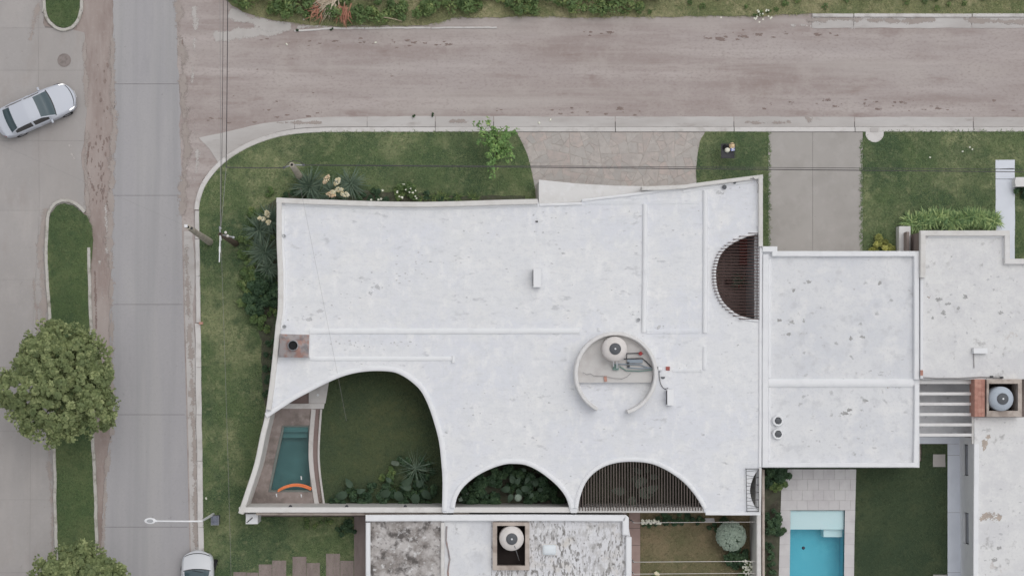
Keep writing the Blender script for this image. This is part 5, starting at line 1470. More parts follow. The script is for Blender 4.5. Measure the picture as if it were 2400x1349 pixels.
# ================================================================== SMALL THINGS
# raised rubbish basket with bags
bp_ = P(1707, 352, .1)
bk_ = thing('rubbish_basket', 'dark square raised rubbish basket on the small front lawn', 'basket', bp_)
x0, x1, y0, y1 = 1690, 1721, 338, 371
zt = 1.1
q = [P(x, y, zt) for x, y in ((x0, y1), (x1, y1), (x1, y0), (x0, y0))]
obj('tray', MB().prism([(v.x, v.y) for v in q], zt-.03, zt, bottom=True), m_steel, bk_)
for a, b in zip(q, q[1:]+q[:1]):
    obj('rail', MB().tube([a+Vector((0, 0, .3)), b+Vector((0, 0, .3))], .015, 6), m_steel, bk_)
    obj('post', MB().tube([a, a+Vector((0, 0, .3))], .015, 6), m_steel, bk_)
    for k in range(1, 6):
        m_ = a.lerp(b, k/6); obj('bar', MB().tube([m_, m_+Vector((0, 0, .3))], .007, 4), m_steel, bk_)
obj('stand', MB().tube([(bp_.x, bp_.y, 0), (bp_.x, bp_.y, zt-.03)], .05, 8), m_steel, bk_)
def bag(name, label, px, py, sx, sy, sz, m, rot=0, cat='rubbish bag'):
    p = P(px, py, zt); r = random.Random(px)
    mb = MB(); n = 14
    for (rr, zz) in ((.75, 0), (1.0, .25), (.95, .6), (.55, .9), (.18, 1.0)):
        for k in range(n):
            a = 2*math.pi*k/n+rot; w = 1+r.uniform(-.12, .12)
            mb.v.append((p.x+sx*rr*w*math.cos(a), p.y+sy*rr*w*math.sin(a), zt+sz*zz*(1+r.uniform(-.06, .06))))
    for i in range(4):
        for k in range(n): mb.f.append((i*n+k, i*n+(k+1) % n, i*n+n+(k+1) % n, i*n+n+k))
    mb.f.append(tuple(range(4*n, 5*n)))
    obj(name, mb, m, label=label, cat=cat, smooth='all', group=None)
bag('rubbish_bag', 'crumpled white bag in the dark rubbish basket', 1704, 352, .15, .14, .28, m_wpetal)
bag('rubbish_bag', 'orange tan bag at the right edge of the rubbish basket', 1715, 342, .16, .17, .34, M('tan_plastic', c(216, 186, 146), [(c(230, 206, 170), 8, .45, .6, .8)], rough=.5))
bag('rubbish_bag', 'black bag behind the white one in the rubbish basket', 1699, 345, .14, .13, .22, m_black)
p = P(1717, 351, zt)
obj('carton', MB().box((p.x, p.y, zt+.12), (.22, .16, .2), .1), M('blue_white_carton', c(120, 130, 196), [(c(220, 222, 230), 14, .48, .52, .9)], rough=.6), label='small blue and white carton in the rubbish basket', cat='carton')
# manhole
mh = P(150.5, 141.5, .012)
mt = thing('manhole_cover', 'round rusty manhole cover in the concrete left of the dirt strip', 'manhole cover', mh)
m_rusty = M('rusty_iron', c(136, 128, 125), [(c(118, 110, 107), 5, .45, .65, .8), (c(150, 128, 118), 9, .6, .72, .4)], rough=.8)
obj('frame', MB().lathe([(.36, 0), (.36, .012), (.32, .012), (.32, .002)], mh, 32), m_rusty, mt)
cv = MB().lathe([(.31, .0), (.31, .010), (0, .010)], mh, 32)
for k in range(12):
    a = k*math.pi/6
    for r_ in (.12, .21, .28): cv.box((mh.x+r_*math.cos(a), mh.y+r_*math.sin(a), mh.z+.014), (.05, .025, .008), a)
obj('cover', cv, m_rusty, mt)
# inlet lid at the gutter
p = P(2049, 305, .13); obj('inlet_lid', MB().box((p.x, p.y, .135), (.42, .20, .02)), m_gutter, label='small concrete inlet lid set in the kerb by the half round pad', cat='lid')
# valve box and post bits
p = P(469, 757, .12); obj('hydrant_box', MB().box((p.x+.05, p.y, .16), (.2, .13, .12)), m_brick, label='small reddish box on the lane kerb beside the west lawn', cat='box')
# litter on lawns
for (x, y), lb in zip(((2256, 355), (2279, 350), (2273, 345), (2180, 369)), ('white scrap, left of the cluster of three on the right lawn', 'white scrap, right of the cluster of three on the right lawn', 'small white scrap, topmost of the cluster on the right lawn', 'single white scrap left of the cluster on the right lawn')):
    p = P(x, y, .13); obj('litter', MB().box((p.x, p.y, .15), (.10, .08, .04), x, .6), m_wpetal, label=lb, cat='litter')
for (x, y), lb in zip(((483, 1167), (1264, 288), (1290, 281), (672, 104), (712, 46), (880, 100)), ('pale scrap on the west lawn edge above the street lamp', 'torn white paper on the gutter below the dirt road', 'tiny white scrap in the gutter right of the torn paper', 'small pale stone on the upper left of the dirt road', 'white litter at the edge of the weeds by the dead palm frond', 'small pale stone in the upper middle of the dirt road')):
    z = .13 if x == 483 else .03
    p = P(x, y, z); obj('litter', MB().box((p.x, p.y, z+.02), (.13, .09, .05), x*.7, .6), m_wpetal, label=lb, cat='litter')
r_ = P(1740, 300, .12)
# white block and shrub at the right edge
wb = P(2398, 426, .6)
obj('gate_pillar', MB().prism(W(rough([(2381, 415), (2440, 415), (2440, 437), (2381, 437), (2379, 426)], 30, .3, True, 2), .8), -.1, .8), m_white, label='white block at the right edge beside the white path', cat='pillar')
# clothes lines in the brown yard
for y, lb in ((1223, 'uppermost pale line stretched across the brown yard near the stone slab'), (1315, 'middle pale line stretched across the brown yard below the round bush'), (1343, 'lowest pale line across the brown yard at the bottom edge')):
    cl_ = thing('clothes_line', lb, 'clothes line', P(1484, y, .05), 'clothes lines in the brown yard')
    obj('line', MB().tube([P(1486, y+1, 2.0), P(1620, y, 1.93), P(1780, y-1, 2.0)], .015, 5), m_cream, cl_)
    for x in (1485, 1781):
        obj('post', MB().tube([P(x, y, 2.05)-Vector((0, 0, 2.0)), P(x, y, 2.05)], .03, 8), m_metal, cl_)
# ================================================================== VEGETATION
def unit(v): return v/np.maximum(1e-9, np.linalg.norm(v, axis=-1, keepdims=True))
def leafcloud(clumps, n_per, size, seed, up=.55, spread=.35, long=1.7, fill=.45):
    "clumps (N,4): centre and radius. Returns diamond leaf quads, one random value per leaf"
    g = np.random.default_rng(seed)
    cl = np.repeat(np.asarray(clumps, float), n_per, 0)
    n = len(cl)
    d = unit(g.normal(size=(n, 3)))
    d[:, 2] = np.where(g.random(n) < .7, np.abs(d[:, 2]), d[:, 2])
    rr = cl[:, 3]*(fill+(1-fill)*g.random(n)**.5)
    p = cl[:, :3]+d*rr[:, None]*np.array([1, 1, .8])
    nrm = unit(d*.6+np.array([0, 0, up])+g.normal(size=(n, 3))*spread)
    t = unit(np.cross(nrm, g.normal(size=(n, 3))))
    b = np.cross(nrm, t)
    s = size*(.65+.7*g.random(n))[:, None]
    v = np.empty((n, 4, 3))
    v[:, 0] = p-t*s*long*.5
    v[:, 1] = p+b*s*.5+nrm*s*.08
    v[:, 2] = p+t*s*long*.5
    v[:, 3] = p-b*s*.5+nrm*s*.08
    f = np.arange(n*4).reshape(n, 4)
    cv = np.repeat(g.random(len(clumps)), n_per)
    var = np.clip(.5*cv+.5*g.random(n), 0, 1)
    return v.reshape(-1, 3), f, np.repeat(var, 4)
def blades(roots, L, W_, seed, lo=.2, hi=1.2, droop=.5, az=None, segs=3):
    "arching strap blades; roots (N,3)"
    g = np.random.default_rng(seed)
    n = len(roots)
    a = g.random(n)*2*np.pi if az is None else az
    el = lo+(hi-lo)*g.random(n)
    ln = L*(.7+.5*g.random(n))
    w = W_*(.7+.6*g.random(n))
    out = np.stack([np.cos(a), np.sin(a), np.zeros(n)], 1)
    side = np.stack([-np.sin(a), np.cos(a), np.zeros(n)], 1)
    P0 = []
    for k in range(segs+1):
        t = k/segs
        e = el-droop*t*t
        h = ln*t
        c_ = roots+out*(h*np.cos(el-droop*t*.5))[:, None]+np.array([0, 0, 1])*(h*np.sin(el-droop*t*.6))[:, None]
        ww = w*(1-t**1.6)*.5+.002
        P0 += [c_-side*ww[:, None], c_+side*ww[:, None]]
    v = np.stack(P0, 1).reshape(-1, 3)
    base = np.arange(n)[:, None]*(2*(segs+1))
    f = np.concatenate([base+np.array([2*k, 2*k+1, 2*k+3, 2*k+2]) for k in range(segs)], 0)
    return v, f, np.repeat(g.random(n), 2*(segs+1))
def merge(*parts):
    V, Fc, A = [], [], []
    k = 0
    for v, f, a in parts:
        V.append(v); Fc.append(f+k); A.append(a); k += len(v)
    return np.concatenate(V), np.concatenate(Fc), np.concatenate(A)
def inside(poly, x, y):
    p = np.asarray(poly)
    r = np.zeros(len(x), bool)
    j = len(p)-1
    for i in range(len(p)):
        cnd = (p[i, 1] > y) != (p[j, 1] > y)
        with np.errstate(divide='ignore', invalid='ignore'):
            r ^= cnd & (x < (p[j, 0]-p[i, 0])*(y-p[i, 1])/(p[j, 1]-p[i, 1])+p[i, 0])
        j = i
    return r
def scatter(poly_px, density, seed, holes=()):
    "random world points inside a pixel polygon on the ground"
    g = np.random.default_rng(seed)
    w = np.array(W(poly_px)); lo, hi = w.min(0), w.max(0)
    n = int((hi-lo).prod()*density)
    p = lo+(hi-lo)*g.random((n, 2))
    m = inside(w, p[:, 0], p[:, 1])
    for h in holes: m &= ~inside(np.array(W(h)), p[:, 0], p[:, 1])
    return p[m]

def grass(name, poly, density, L, mat, seed, z, holes=(), wd=.016):
    p = scatter(poly, density, seed, holes)
    roots = np.column_stack([np.repeat(p, 3, 0)+np.random.default_rng(seed).normal(size=(len(p)*3, 2))*.03, np.full(len(p)*3, z-.005)])
    v, f, a = blades(roots, L, wd, seed, .35, 1.3, .6, segs=1)
    fastmesh(name, v, f, mat, var=a, kind='stuff')
VIS = 1420
hb = [(664, 482), (1256, 482), (1256, 1192), (574, 1192), (600, 1080), (640, 860), (655, 640)]
cl_v = [(480, VIS), (477, 1200), (474, 1000), (471, 750), (469, 600)]+inner_k+[(1100, 310)]+lawn_curve+[(1256, 470), (655, 468), (651, 640), (640, 860), (600, 1080), (566, 1203), (566, 1210), (830, 1210), (830, VIS)]
cl_v = [(x+1.5 if x < 520 else x, y) for x, y in cl_v]
grass('grass', cl_v, 190, .085, m_lawn_b, 1, .10)
grass('grass', [(1653, 310), (1641, 330), (1634, 360), (1632, 440), (1800, 440), (1800, 310)], 200, .085, m_lawn_b, 2, .105)
grass('grass', [(1786, 410), (1800.5, 410), (1800.5, 582), (1786, 582)], 260, .10, m_lawn_b, 3, .10)
grass('grass', [(2021.5, 310.5), (2480, 310.5), (2480, 640), (2021.5, 640)], 190, .09, m_lawn_b, 4, .10, holes=([(2027, 300), (2071, 300), (2066, 327), (2049, 335), (2033, 327)], [(2331.5, 374), (2377.5, 374), (2377.5, 640), (2331.5, 640)]))
grass('grass', [(109, -40), (190, -40), (186, 25), (178, 45), (165, 58), (150, 64), (132, 59), (118, 45), (110, 20)], 240, .085, m_island_b, 5, .10)
grass('grass', [(115, 540), (121, 502), (135, 484), (152, 478), (171, 482), (188, 492), (206, 506), (216, 530), (219, 560), (217, 590), (209, 620), (210, 700), (212, 860), (214, 1010), (219, 1100), (222, 1200), (228, VIS), (137, VIS), (133, 1200), (128, 1000), (121, 745), (114, 640)], 220, .085, m_island_b, 6, .10)
grass('grass', [(560, -60), (2480, -60), (2480, 37), (2400, 35), (1900, 33), (1800, 38), (1400, 42), (1200, 40), (1080, 43), (1000, 60), (800, 63), (700, 57), (600, 39)], 150, .14, m_verge_b, 7, .05)
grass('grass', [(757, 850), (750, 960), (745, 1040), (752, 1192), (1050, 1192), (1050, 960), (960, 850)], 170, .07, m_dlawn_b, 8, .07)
grass('grass', [(2003, 1090), (2155, 1090), (2155, 1040), (2221, 1040), (2221, VIS), (2000, VIS)], 150, .07, m_blawn_b, 9, .06, holes=([(2185, 1062), (2216, 1062), (2216, 1094), (2185, 1094)], [(2185, 1344), (2220, 1344), (2220, 1390), (2185, 1390)]))
grass('grass', [(1500, 1205), (1770, 1205), (1770, VIS), (1500, VIS)], 110, .07, m_dry_b, 10, .05)
# tufts creeping over kerbs and drive edges
edge = []
for pts in ([(x, 310) for x in np.linspace(2080, 2450, 30)], [(1801, y) for y in np.linspace(315, 580, 40)], [(2020.5, y) for y in np.linspace(330, 585, 44)], [(y, 311) for y in np.linspace(760, 1200, 30)]):
    edge += [P(x+rng.gauss(0, 1.2), y+rng.gauss(0, 1.2), .115) for x, y in pts]
er = np.repeat(np.array([tuple(p) for p in edge]), 14, 0)+np.random.default_rng(3).normal(size=(len(edge)*14, 3))*np.array([.05, .05, 0])
fastmesh('edge_grass', *(lambda q: (q[0], q[1]))(blades(er, .13, .02, 4, .2, 1.1, .6, segs=2)), m_lawn_b, kind='stuff', var=blades(er, .13, .02, 4, .2, 1.1, .6, segs=2)[2])

# ---- trees
def branch(a, b, r0_, r1_, r, n=5):
    a, b = Vector(a), Vector(b)
    return [a.lerp(b, t)+Vector((r.uniform(-1, 1), r.uniform(-1, 1), 0))*(b-a).length*.04*math.sin(math.pi*t) for t in np.linspace(0, 1, n)], [r0_+(r1_-r0_)*t for t in np.linspace(0, 1, n)]
def tree(name, label, base_px, crown_px, zc, R, nclump, per, size, mat, seed, group=None, cr=(.30, .52), lobes=None, flat=.62, trunk=.16):
    r = random.Random(seed); g = np.random.default_rng(seed)
    b = P(*base_px, .1); cc = P(*crown_px, zc)
    t = thing(name, label, 'tree', b, group)
    mb = MB()
    top = Vector((cc.x, cc.y, zc-R*.25))
    p, rr = branch(b-Vector((0, 0, .3)), top, trunk, trunk*.5, r)
    mb.tube(p, rr, 10)
    for k in range(9):
        a = k*2.4+r.random(); e = r.uniform(.3, .9)
        s = p[2+k % 3]
        q, qr = branch(s, Vector((cc.x+R*.75*math.cos(a), cc.y+R*.75*math.sin(a), zc+R*flat*(.6-e*.6))), trunk*.45, .025, r)
        mb.tube(q, qr, 6)
    obj('trunk', mb, m_wood, t, smooth=True)
    d = unit(g.normal(size=(nclump, 3))); d[:, 2] = np.abs(d[:, 2])*.95-.15; d = unit(d)
    az = np.arctan2(d[:, 1], d[:, 0])
    ph = g.random(5)*6.28
    rad = R*(1+.05*np.sin(2*az+ph[0])+.08*np.sin(3*az+ph[1])+.08*np.sin(5*az+ph[2])+.09*np.sin(8*az+ph[3])+.05*np.sin(13*az+ph[4])+.10*np.sin(az)**2)
    if lobes is not None:
        for la, lw in lobes: rad = rad*(1+lw*np.exp(-((np.angle(np.exp(1j*(az-la))))/.22)**2))
    q = np.where(g.random(nclump) < .75, .82+.2*g.random(nclump), .35+.5*g.random(nclump))
    pos = np.array(cc)+d*rad[:, None]*q[:, None]*np.array([1, 1, flat])
    cl = np.column_stack([pos, cr[0]+(cr[1]-cr[0])*g.random(nclump)])
    ns_ = nclump//3                                           # loose sprays past the outline
    az2 = g.random(ns_)*6.28; r2 = R*(1.0+.20*g.random(ns_)**1.5+.08*np.sin(3*az2+ph[1])+.08*np.sin(5*az2+ph[2])+.10*np.sin(az2)**2)
    sp_ = np.column_stack([cc.x+r2*np.cos(az2), cc.y+r2*np.sin(az2), zc-.3+.9*g.random(ns_), .16+.14*g.random(ns_)])
    v, f, a = merge(leafcloud(cl, per, size, seed, .7, .45), leafcloud(sp_, per//4, size*.9, seed+1, .7, .5))
    fastmesh('crown', v, f, mat, t, var=a)
    return t
tree('tree', 'big round olive green tree on the grass island left of the lane', (165, 890), (140, 900), 4.6, 2.42, 760, 54, .12, m_leaf, 21, 'round trees on the island', lobes=[(3.3, .16), (2.3, .10), (.1, .10), (4.0, .08)], cr=(.12, .29))
tree('tree', 'round green tree cut by the bottom edge on the grass island', (196, 1370), (184, 1384), 4.4, 1.95, 480, 54, .12, m_leaf, 22, 'round trees on the island', cr=(.12, .29))
# young tree beside the flagstone drive
ty = P(1166, 350, .1)
yt = thing('young_tree', 'young light green tree on the front lawn beside the flagstone drive', 'tree', ty)
mbt = MB(); cl = []
g_ = random.Random(9)
ends = [(1120, 292), (1146, 284), (1185, 302), (1204, 308), (1135, 312), (1150, 330), (1180, 330), (1200, 345), (1148, 385), (1145, 365), (1178, 362), (1197, 370), (1165, 310), (1128, 330), (1160, 345), (1190, 318), (1152, 405)]
for i, (x, y) in enumerate(ends):
    z = g_.uniform(2.0, 3.1); e = P(x, y, z)
    q, qr = branch(ty-Vector((0, 0, .2)) if i == 0 else ty+Vector((0, 0, .5+.05*i)), e, .05, .010, g_, 6)
    mbt.tube(q, qr, 6)
    for k in range(5): 
        t_ = .5+.55*k/4
        c0 = ty.lerp(e, min(t_, 1.03)); c0.z = .6+(z-.6)*t_**.6
        cl.append((c0.x+g_.uniform(-.12, .12), c0.y+g_.uniform(-.12, .12), c0.z, g_.uniform(.14, .26)))
obj('trunk', mbt, m_wood, yt, smooth=True)
v, f, a = leafcloud(cl, 13, .085, 31, .6, .5, 2.0)
fastmesh('crown', v, f, m_leaf2, yt, var=a)

# ---- bushes
def bush(name, label, spots, mat, seed, per=110, size=.09, cat='shrub', group=None, z0=.1, long=1.8, zs=1.0):
    c0 = P(spots[0][0], spots[0][1], z0)
    t = thing(name, label, cat, c0, group)
    r = random.Random(seed); mb = MB(); cl = []
    for x, y, s in spots:
        s *= .0227
        p = P(x, y, z0)
        for k in range(max(2, int(6*s/.4))):
            a = r.uniform(0, 6.28); q = s*r.uniform(.2, .85); h = z0+s*zs*r.uniform(.3, 1.1)
            e = Vector((p.x+q*math.cos(a), p.y+q*math.sin(a), h))
            cl.append((e.x, e.y, e.z, s*r.uniform(.25, .45)))
            if k < 4: mb.tube([p-Vector((0, 0, .1)), p.lerp(e, .6)+Vector((0, 0, .05)), e], [.02, .014, .006], 5)
    obj('stem', mb, m_wood, t)
    v, f, a = leafcloud(cl, per, size, seed, .5, .5, long)
    fastmesh('foliage', v, f, mat, t, var=a)
    return t
def flowers(t, spots, m, s, z, seed, n=12):
    r = random.Random(seed); mb = MB()
    for x, y in spots:
        p = P(x, y, z+r.uniform(-.1, .1))
        for k in range(5):
            a = k*1.257+r.random()*.4
            d = Vector((math.cos(a), math.sin(a), .25)); e = Vector((-math.sin(a), math.cos(a), 0))
            mb.add([p, p+d*s*.6+e*s*.3, p+d*s, p+d*s*.6-e*s*.3], [(0, 1, 2, 3)])
    obj('blossom', mb, m, t)

bush('shrub', 'dark leafy shrub against the west wall below the yuccas', [(612, 660, 34), (628, 690, 30), (606, 720, 30), (592, 690, 24)], m_leafd, 41, 110, .12)
bush('shrub', 'brighter green shrub patch in the dark planting along the west wall', [(590, 655, 22), (584, 705, 24), (604, 745, 22), (600, 690, 18), (578, 640, 16)], m_leafw, 42, 80, .10)
bush('low_shrub', 'low small leaved shrub strip beside the west wall at the chimney', [(636, 800, 12), (632, 830, 14), (630, 860, 13), (626, 890, 12), (622, 925, 11)], m_leafd, 43, 60, .10)
t = bush('flowering_shrub', 'green shrub sprinkled with white flowers on the north side of the corner house', [(950, 448, 26), (968, 452, 18), (934, 456, 16)], m_leafw, 44, 60, .08)
flowers(t, [(930+rng.uniform(0, 48), 432+rng.uniform(0, 34)) for _ in range(22)], m_wpetal, .055, .75, 5)
t = bush('low_shrub', 'dark low planting between the yuccas and the flowering shrub', [(880, 458, 16), (905, 462, 14), (862, 462, 12)], m_leafd, 45, 70, .09)
flowers(t, [(887, 468), (893, 466), (870, 468), (897, 446)], m_wpetal, .07, .6, 6)
# grassy strip plants along the north wall
rt = scatter([(985, 452), (1130, 452), (1130, 470), (985, 470)], 12, 8)
rt = np.repeat(np.column_stack([rt, np.full(len(rt), .1)]), 16, 0)
v, f, a = blades(rt, .42, .03, 71, .5, 1.3, .8)
fastmesh('border_plants', v, f, m_leafw, var=a, kind='stuff')

def rosette(name, label, px, py, n, L, w, seed, mat, z=.1, stem=.4, lo=-.1, hi=1.35, group=None, cat='yucca', heads=(), petal=None):
    p = P(px, py, z)
    t = thing(name, label, cat, p, group)
    g = np.random.default_rng(seed)
    root = np.tile(np.array([p.x, p.y, z+stem]), (n, 1))+g.normal(size=(n, 3))*np.array([.05, .05, .12])
    v, f, a = blades(root, L, w, seed, lo, hi, .45, segs=4)
    obj('stem', MB().tube([p-Vector((0, 0, .2)), p+Vector((0, 0, stem))], [.09, .06], 8), m_wood, t)
    fastmesh('rosette', v, f, mat, t, var=a)
    for i, (hx, hy) in enumerate(heads):
        r = random.Random(seed+i)
        e = P(hx, hy, z+2.0)
        s_ = Vector((p.x, p.y, z+stem))
        fs = obj('flower_stalk', MB().tube([s_, s_.lerp(e, .6)+Vector((0, 0, .25)), e], [.022, .018, .012], 6), m_leafw, t)
        ax = (e-s_); ax.z *= .35; ax = ax.normalized()
        mb = MB()
        for k in range(90):
            tt_ = r.random()
            c_ = e+ax*(tt_-.5)*.52+Vector((r.gauss(0, 1), r.gauss(0, 1), r.gauss(0, 1))).normalized()*(.10*math.sin(math.pi*(.12+.8*tt_))+.015)
            d = (c_-e).normalized(); o_ = d.orthogonal().normalized()*.035; q_ = d.cross(o_)
            mb.add([c_+o_, c_+q_, c_-o_, c_-q_, c_+d*.07], [(0, 1, 4), (1, 2, 4), (2, 3, 4), (3, 0, 4)])
        obj('flower_head', mb, petal[i % len(petal)], fs)
    return t
G = 'yuccas around the corner house'
rosette('yucca', 'large dark yucca left of the cream flower heads at the northwest corner', 728, 440, 150, 1.15, .055, 51, m_yucca, group=G)
rosette('yucca', 'yucca with a cluster of cream flower heads by the north wall', 778, 452, 110, .85, .05, 52, m_yucca, group=G, heads=((790, 425), (808, 455), (795, 444), (780, 450)), petal=(m_flower, m_flower))
rosette('yucca', 'yucca right of the cream flower heads by the north wall', 822, 434, 140, 1.0, .05, 53, m_yucca, group=G)
rosette('yucca', 'yucca with a single peach flower head above the others', 748, 455, 70, .8, .05, 58, m_yucca, group=G, heads=((765, 420), (776, 456)), petal=(m_peach, m_peach))
rosette('yucca', 'yucca with small pale flowers by the top of the west wall', 636, 520, 120, 1.0, .05, 54, m_yucca, group=G, heads=((613, 512), (626, 501), (629, 521)), petal=(m_flower,))
rosette('yucca', 'dark spreading yucca, second down beside the west wall', 610, 540, 110, .95, .05, 55, m_yucca, group=G)
rosette('yucca', 'dark yucca in the middle of the west wall planting', 622, 592, 150, 1.1, .05, 56, m_yucca, group=G)
rosette('yucca', 'low yucca at the lower end of the west wall yuccas', 632, 628, 110, .85, .05, 57, m_yucca, group=G)
bush('ground_cover', 'dark ground cover between the yuccas along the west wall', [(616, 505, 18), (600, 520, 16), (596, 566, 20), (588, 600, 22), (604, 615, 20), (585, 632, 22), (628, 560, 16), (640, 660, 14), (575, 668, 18), (640, 735, 14), (618, 770, 16), (572, 600, 16), (566, 560, 14), (588, 500, 14)], m_leafw, 47, 60, .09, zs=.5)
bush('ground_cover', 'dark ground cover between the yuccas along the north wall', [(690, 452, 16), (715, 458, 16), (745, 448, 14), (800, 460, 14), (840, 456, 16), (668, 462, 10), (1000, 462, 12), (1030, 464, 12), (1060, 464, 10)], m_leafd, 48, 60, .08, zs=.5)
# small palm-like tuft at the corner
bush('low_shrub', 'small bright shrub tucked at the northwest corner of the house', [(634, 448, 10), (626, 456, 8)], m_leafw, 46, 50, .09)

# ---- planting by the east neighbour
hd_ = thing('planted_border', 'long border of bright strap leaved plants in front of the east house', 'hedge', P(2227, 518, .1))
g = np.random.default_rng(5)
for k in range(26):
    x = 2131+k*7.9+rng.uniform(-2, 2); y = 515+rng.uniform(-9, 9)
    p = P(x, y, .3)
    root = np.tile(np.array(p), (110, 1))+g.normal(size=(110, 3))*np.array([.07, .07, .1])
    v, f, a = blades(root, .56, .085, 200+k, .1, 1.4, .8, segs=3)
    fastmesh('plant', v, f, m_hedge, hd_, var=a)
bush('shrub', 'yellow green shrub at the foot of the east house beside the concrete drive', [(2062, 574, 20), (2046, 580, 14), (2084, 580, 16), (2070, 566, 12)], m_leafy, 61, 60, .13, long=1.4)
bush('shrub', 'small dark round shrub below the white block at the right edge', [(2392, 452, 18), (2404, 456, 16)], m_leafd, 62, 110, .07)

# ---- pool garden plants
bush('shrub', 'dark green shrub in the bed at the top left corner of the pool deck', [(1812, 1108, 30), (1830, 1112, 22), (1806, 1128, 22)], m_leafd, 63, 130, .08)
bush('shrub', 'lighter green shrub under the dark one in the pool garden bed', [(1822, 1135, 18), (1808, 1148, 16)], m_leafw, 64, 80, .08)
bush('shrub', 'loose grey green shrub leaning over the left edge of the pool deck', [(1818, 1222, 22), (1812, 1245, 24), (1824, 1240, 14), (1806, 1205, 16)], m_leafd, 65, 80, .08)
bush('low_shrub', 'low thin plants along the garden wall at the bottom of the pool bed', [(1803, 1300, 15), (1805, 1330, 15), (1800, 1275, 12)], m_leafd, 66, 40, .07)

# ---- brown yard plants
tb_ = P(1713, 1255, 1.0); t = thing('topiary_bush', 'clipped round grey green bush in the corner of the brown yard', 'bush', P(1711, 1252, .05))
g = np.random.default_rng(77); n = 420
d = unit(g.normal(size=(n, 3))); d[:, 2] = np.abs(d[:, 2])
pos = np.array(tb_)+d*np.array([.74, .74, .62])
v, f, a = leafcloud(np.column_stack([pos, np.full(n, .07)]), 30, .05, 78, .6, .35, 1.5)
obj('stem', MB().tube([P(1711, 1252, -.1), tb_], [.07, .04], 8), m_wood, t)
obj('inner_twigs', MB().lathe([(.2, -.35), (.6, -.1), (.62, .15), (.4, .45), (0, .52)], tb_, 20), m_leafd, t)
fastmesh('foliage', v, f, m_leafg, t, var=a)
bush('shrub', 'dark shrub below the round clipped bush in the brown yard', [(1725, 1296, 28), (1742, 1312, 26), (1716, 1312, 18)], m_leafd, 81, 110, .08, z0=.05)
t = bush('flowering_shrub', 'shrub with small white flowers against the yard wall at the bottom edge', [(1757, 1330, 24), (1764, 1345, 22), (1742, 1352, 18)], m_leafw, 82, 90, .08, z0=.05)
flowers(t, [(1740+rng.uniform(0, 32), 1312+rng.uniform(0, 36)) for _ in range(46)], m_wpetal, .06, 1.0, 8)
bush('low_shrub', 'dark green border along the top of the brown yard', [(1555, 1214, 18), (1585, 1216, 18), (1612, 1214, 16), (1640, 1220, 12), (1690, 1216, 16), (1672, 1232, 14)], m_leafd, 83, 70, .08, z0=.05)
t = bush('flowering_shrub', 'white flowered plant at the upper left of the brown yard', [(1522, 1222, 14), (1538, 1223, 9), (1508, 1226, 8)], m_leafd, 84, 40, .07, z0=.05)
flowers(t, [(1504+rng.uniform(0, 44), 1217+rng.uniform(0, 10)) for _ in range(40)], m_wpetal, .07, .5, 9)
t = bush('low_shrub', 'small pale flowering plant at the bottom edge of the brown yard', [(1538, 1344, 9)], m_leafw, 85, 40, .07, z0=.05)
flowers(t, [(1534+rng.uniform(0, 10), 1340+rng.uniform(0, 6)) for _ in range(8)], m_flower, .09, .3, 10)
bush('low_shrub', 'dark shrub beside the white parapet at the front of the old house', [(808, 1228, 18), (826, 1236, 14), (800, 1242, 14)], m_leafd, 86, 90, .07)
bush('low_shrub', 'dull green weeds below the courtyard wall in the front lawn', [(720, 1222, 14), (745, 1226, 14), (770, 1220, 12)], m_leafw, 87, 40, .06)

# ---- courtyard planting: broad leaves built one by one
def leaf_mesh(L, w, lobed=False):
    pts = [(0, 0)]
    prof = [(.05, .30), (.15, .44), (.3, .50), (.5, .44), (.7, .30), (.88, .13), (1, 0)]
    v, f = [], []
    mid = [(t*L, 0, .10*L*math.sin(math.pi*t)-.16*L*t*t) for t, _ in [(0, 0)]+prof]
    for (x, y, z) in mid: v.append((x, y, z))
    nm = len(mid)
    for s in (1, -1):
        k0 = len(v)
        v.append((-.08*L, s*.16*w*2, .02*L))
        for (t, h), (x, y, z) in zip(prof, mid[1:]):
            v.append((x-.05*L, s*h*w*2*(1 if not lobed else 1), z+.05*L*(h*2)))
        for i in range(nm-1):
            q = (i, i+1, k0+i+1, k0+i)
            f.append(q if s > 0 else q[::-1])
    return v, f
_lm = {}
def broadleaf(name, label, px, py, leaves, m, z=.07, cat='plant', group=None):
    p = P(px, py, z)
    t = thing(name, label, cat, p, group)
    for lx, ly, ang, L, h in leaves:
        key = (round(L, 1), m.name)
        if key not in _lm:
            v, f = leaf_mesh(1, .30)
            me = bpy.data.meshes.new('leaf'); me.from_pydata([(x*L, y*L, zz*L) for x, y, zz in v], [], f); me.shade_smooth(); me.materials.append(m)
            at = me.attributes.new('var', 'FLOAT', 'POINT'); at.data.foreach_set('value', [rng.uniform(.2, .7)]*len(me.vertices))
            _lm[key] = me
        e = P(lx, ly, z+h)
        o = bpy.data.objects.new('leaf', _lm[key]); COL.objects.link(o); o.parent = t
        o.location = e-p
        o.rotation_euler = (rng.uniform(-.5, .5), rng.uniform(-.1, .5), ang)
        sc_ = rng.uniform(.65, 1.15); o.scale = (sc_, sc_*rng.uniform(.8, 1.1), sc_)
        obj('stalk', MB().tube([p, p.lerp(e, .5)+Vector((0, 0, .15)), e], [.02, .016, .012], 5), m_leafw, t)
    return t
def fan(px, py, n, rpx, L, h, seed, a0=0):
    r = random.Random(seed); out = []
    for k in range(n):
        a = a0+k*2*math.pi/n+r.uniform(-.35, .35); q = rpx*r.uniform(.25, .8)
        out.append((px+q*math.cos(a), py-q*math.sin(a), a, L*r.uniform(.8, 1.15), h*r.uniform(.7, 1.2)))
    return out
BL = leafmat('broad_leaf', (66, 82, 66), (50, 66, 54), (78, 98, 74), .6)
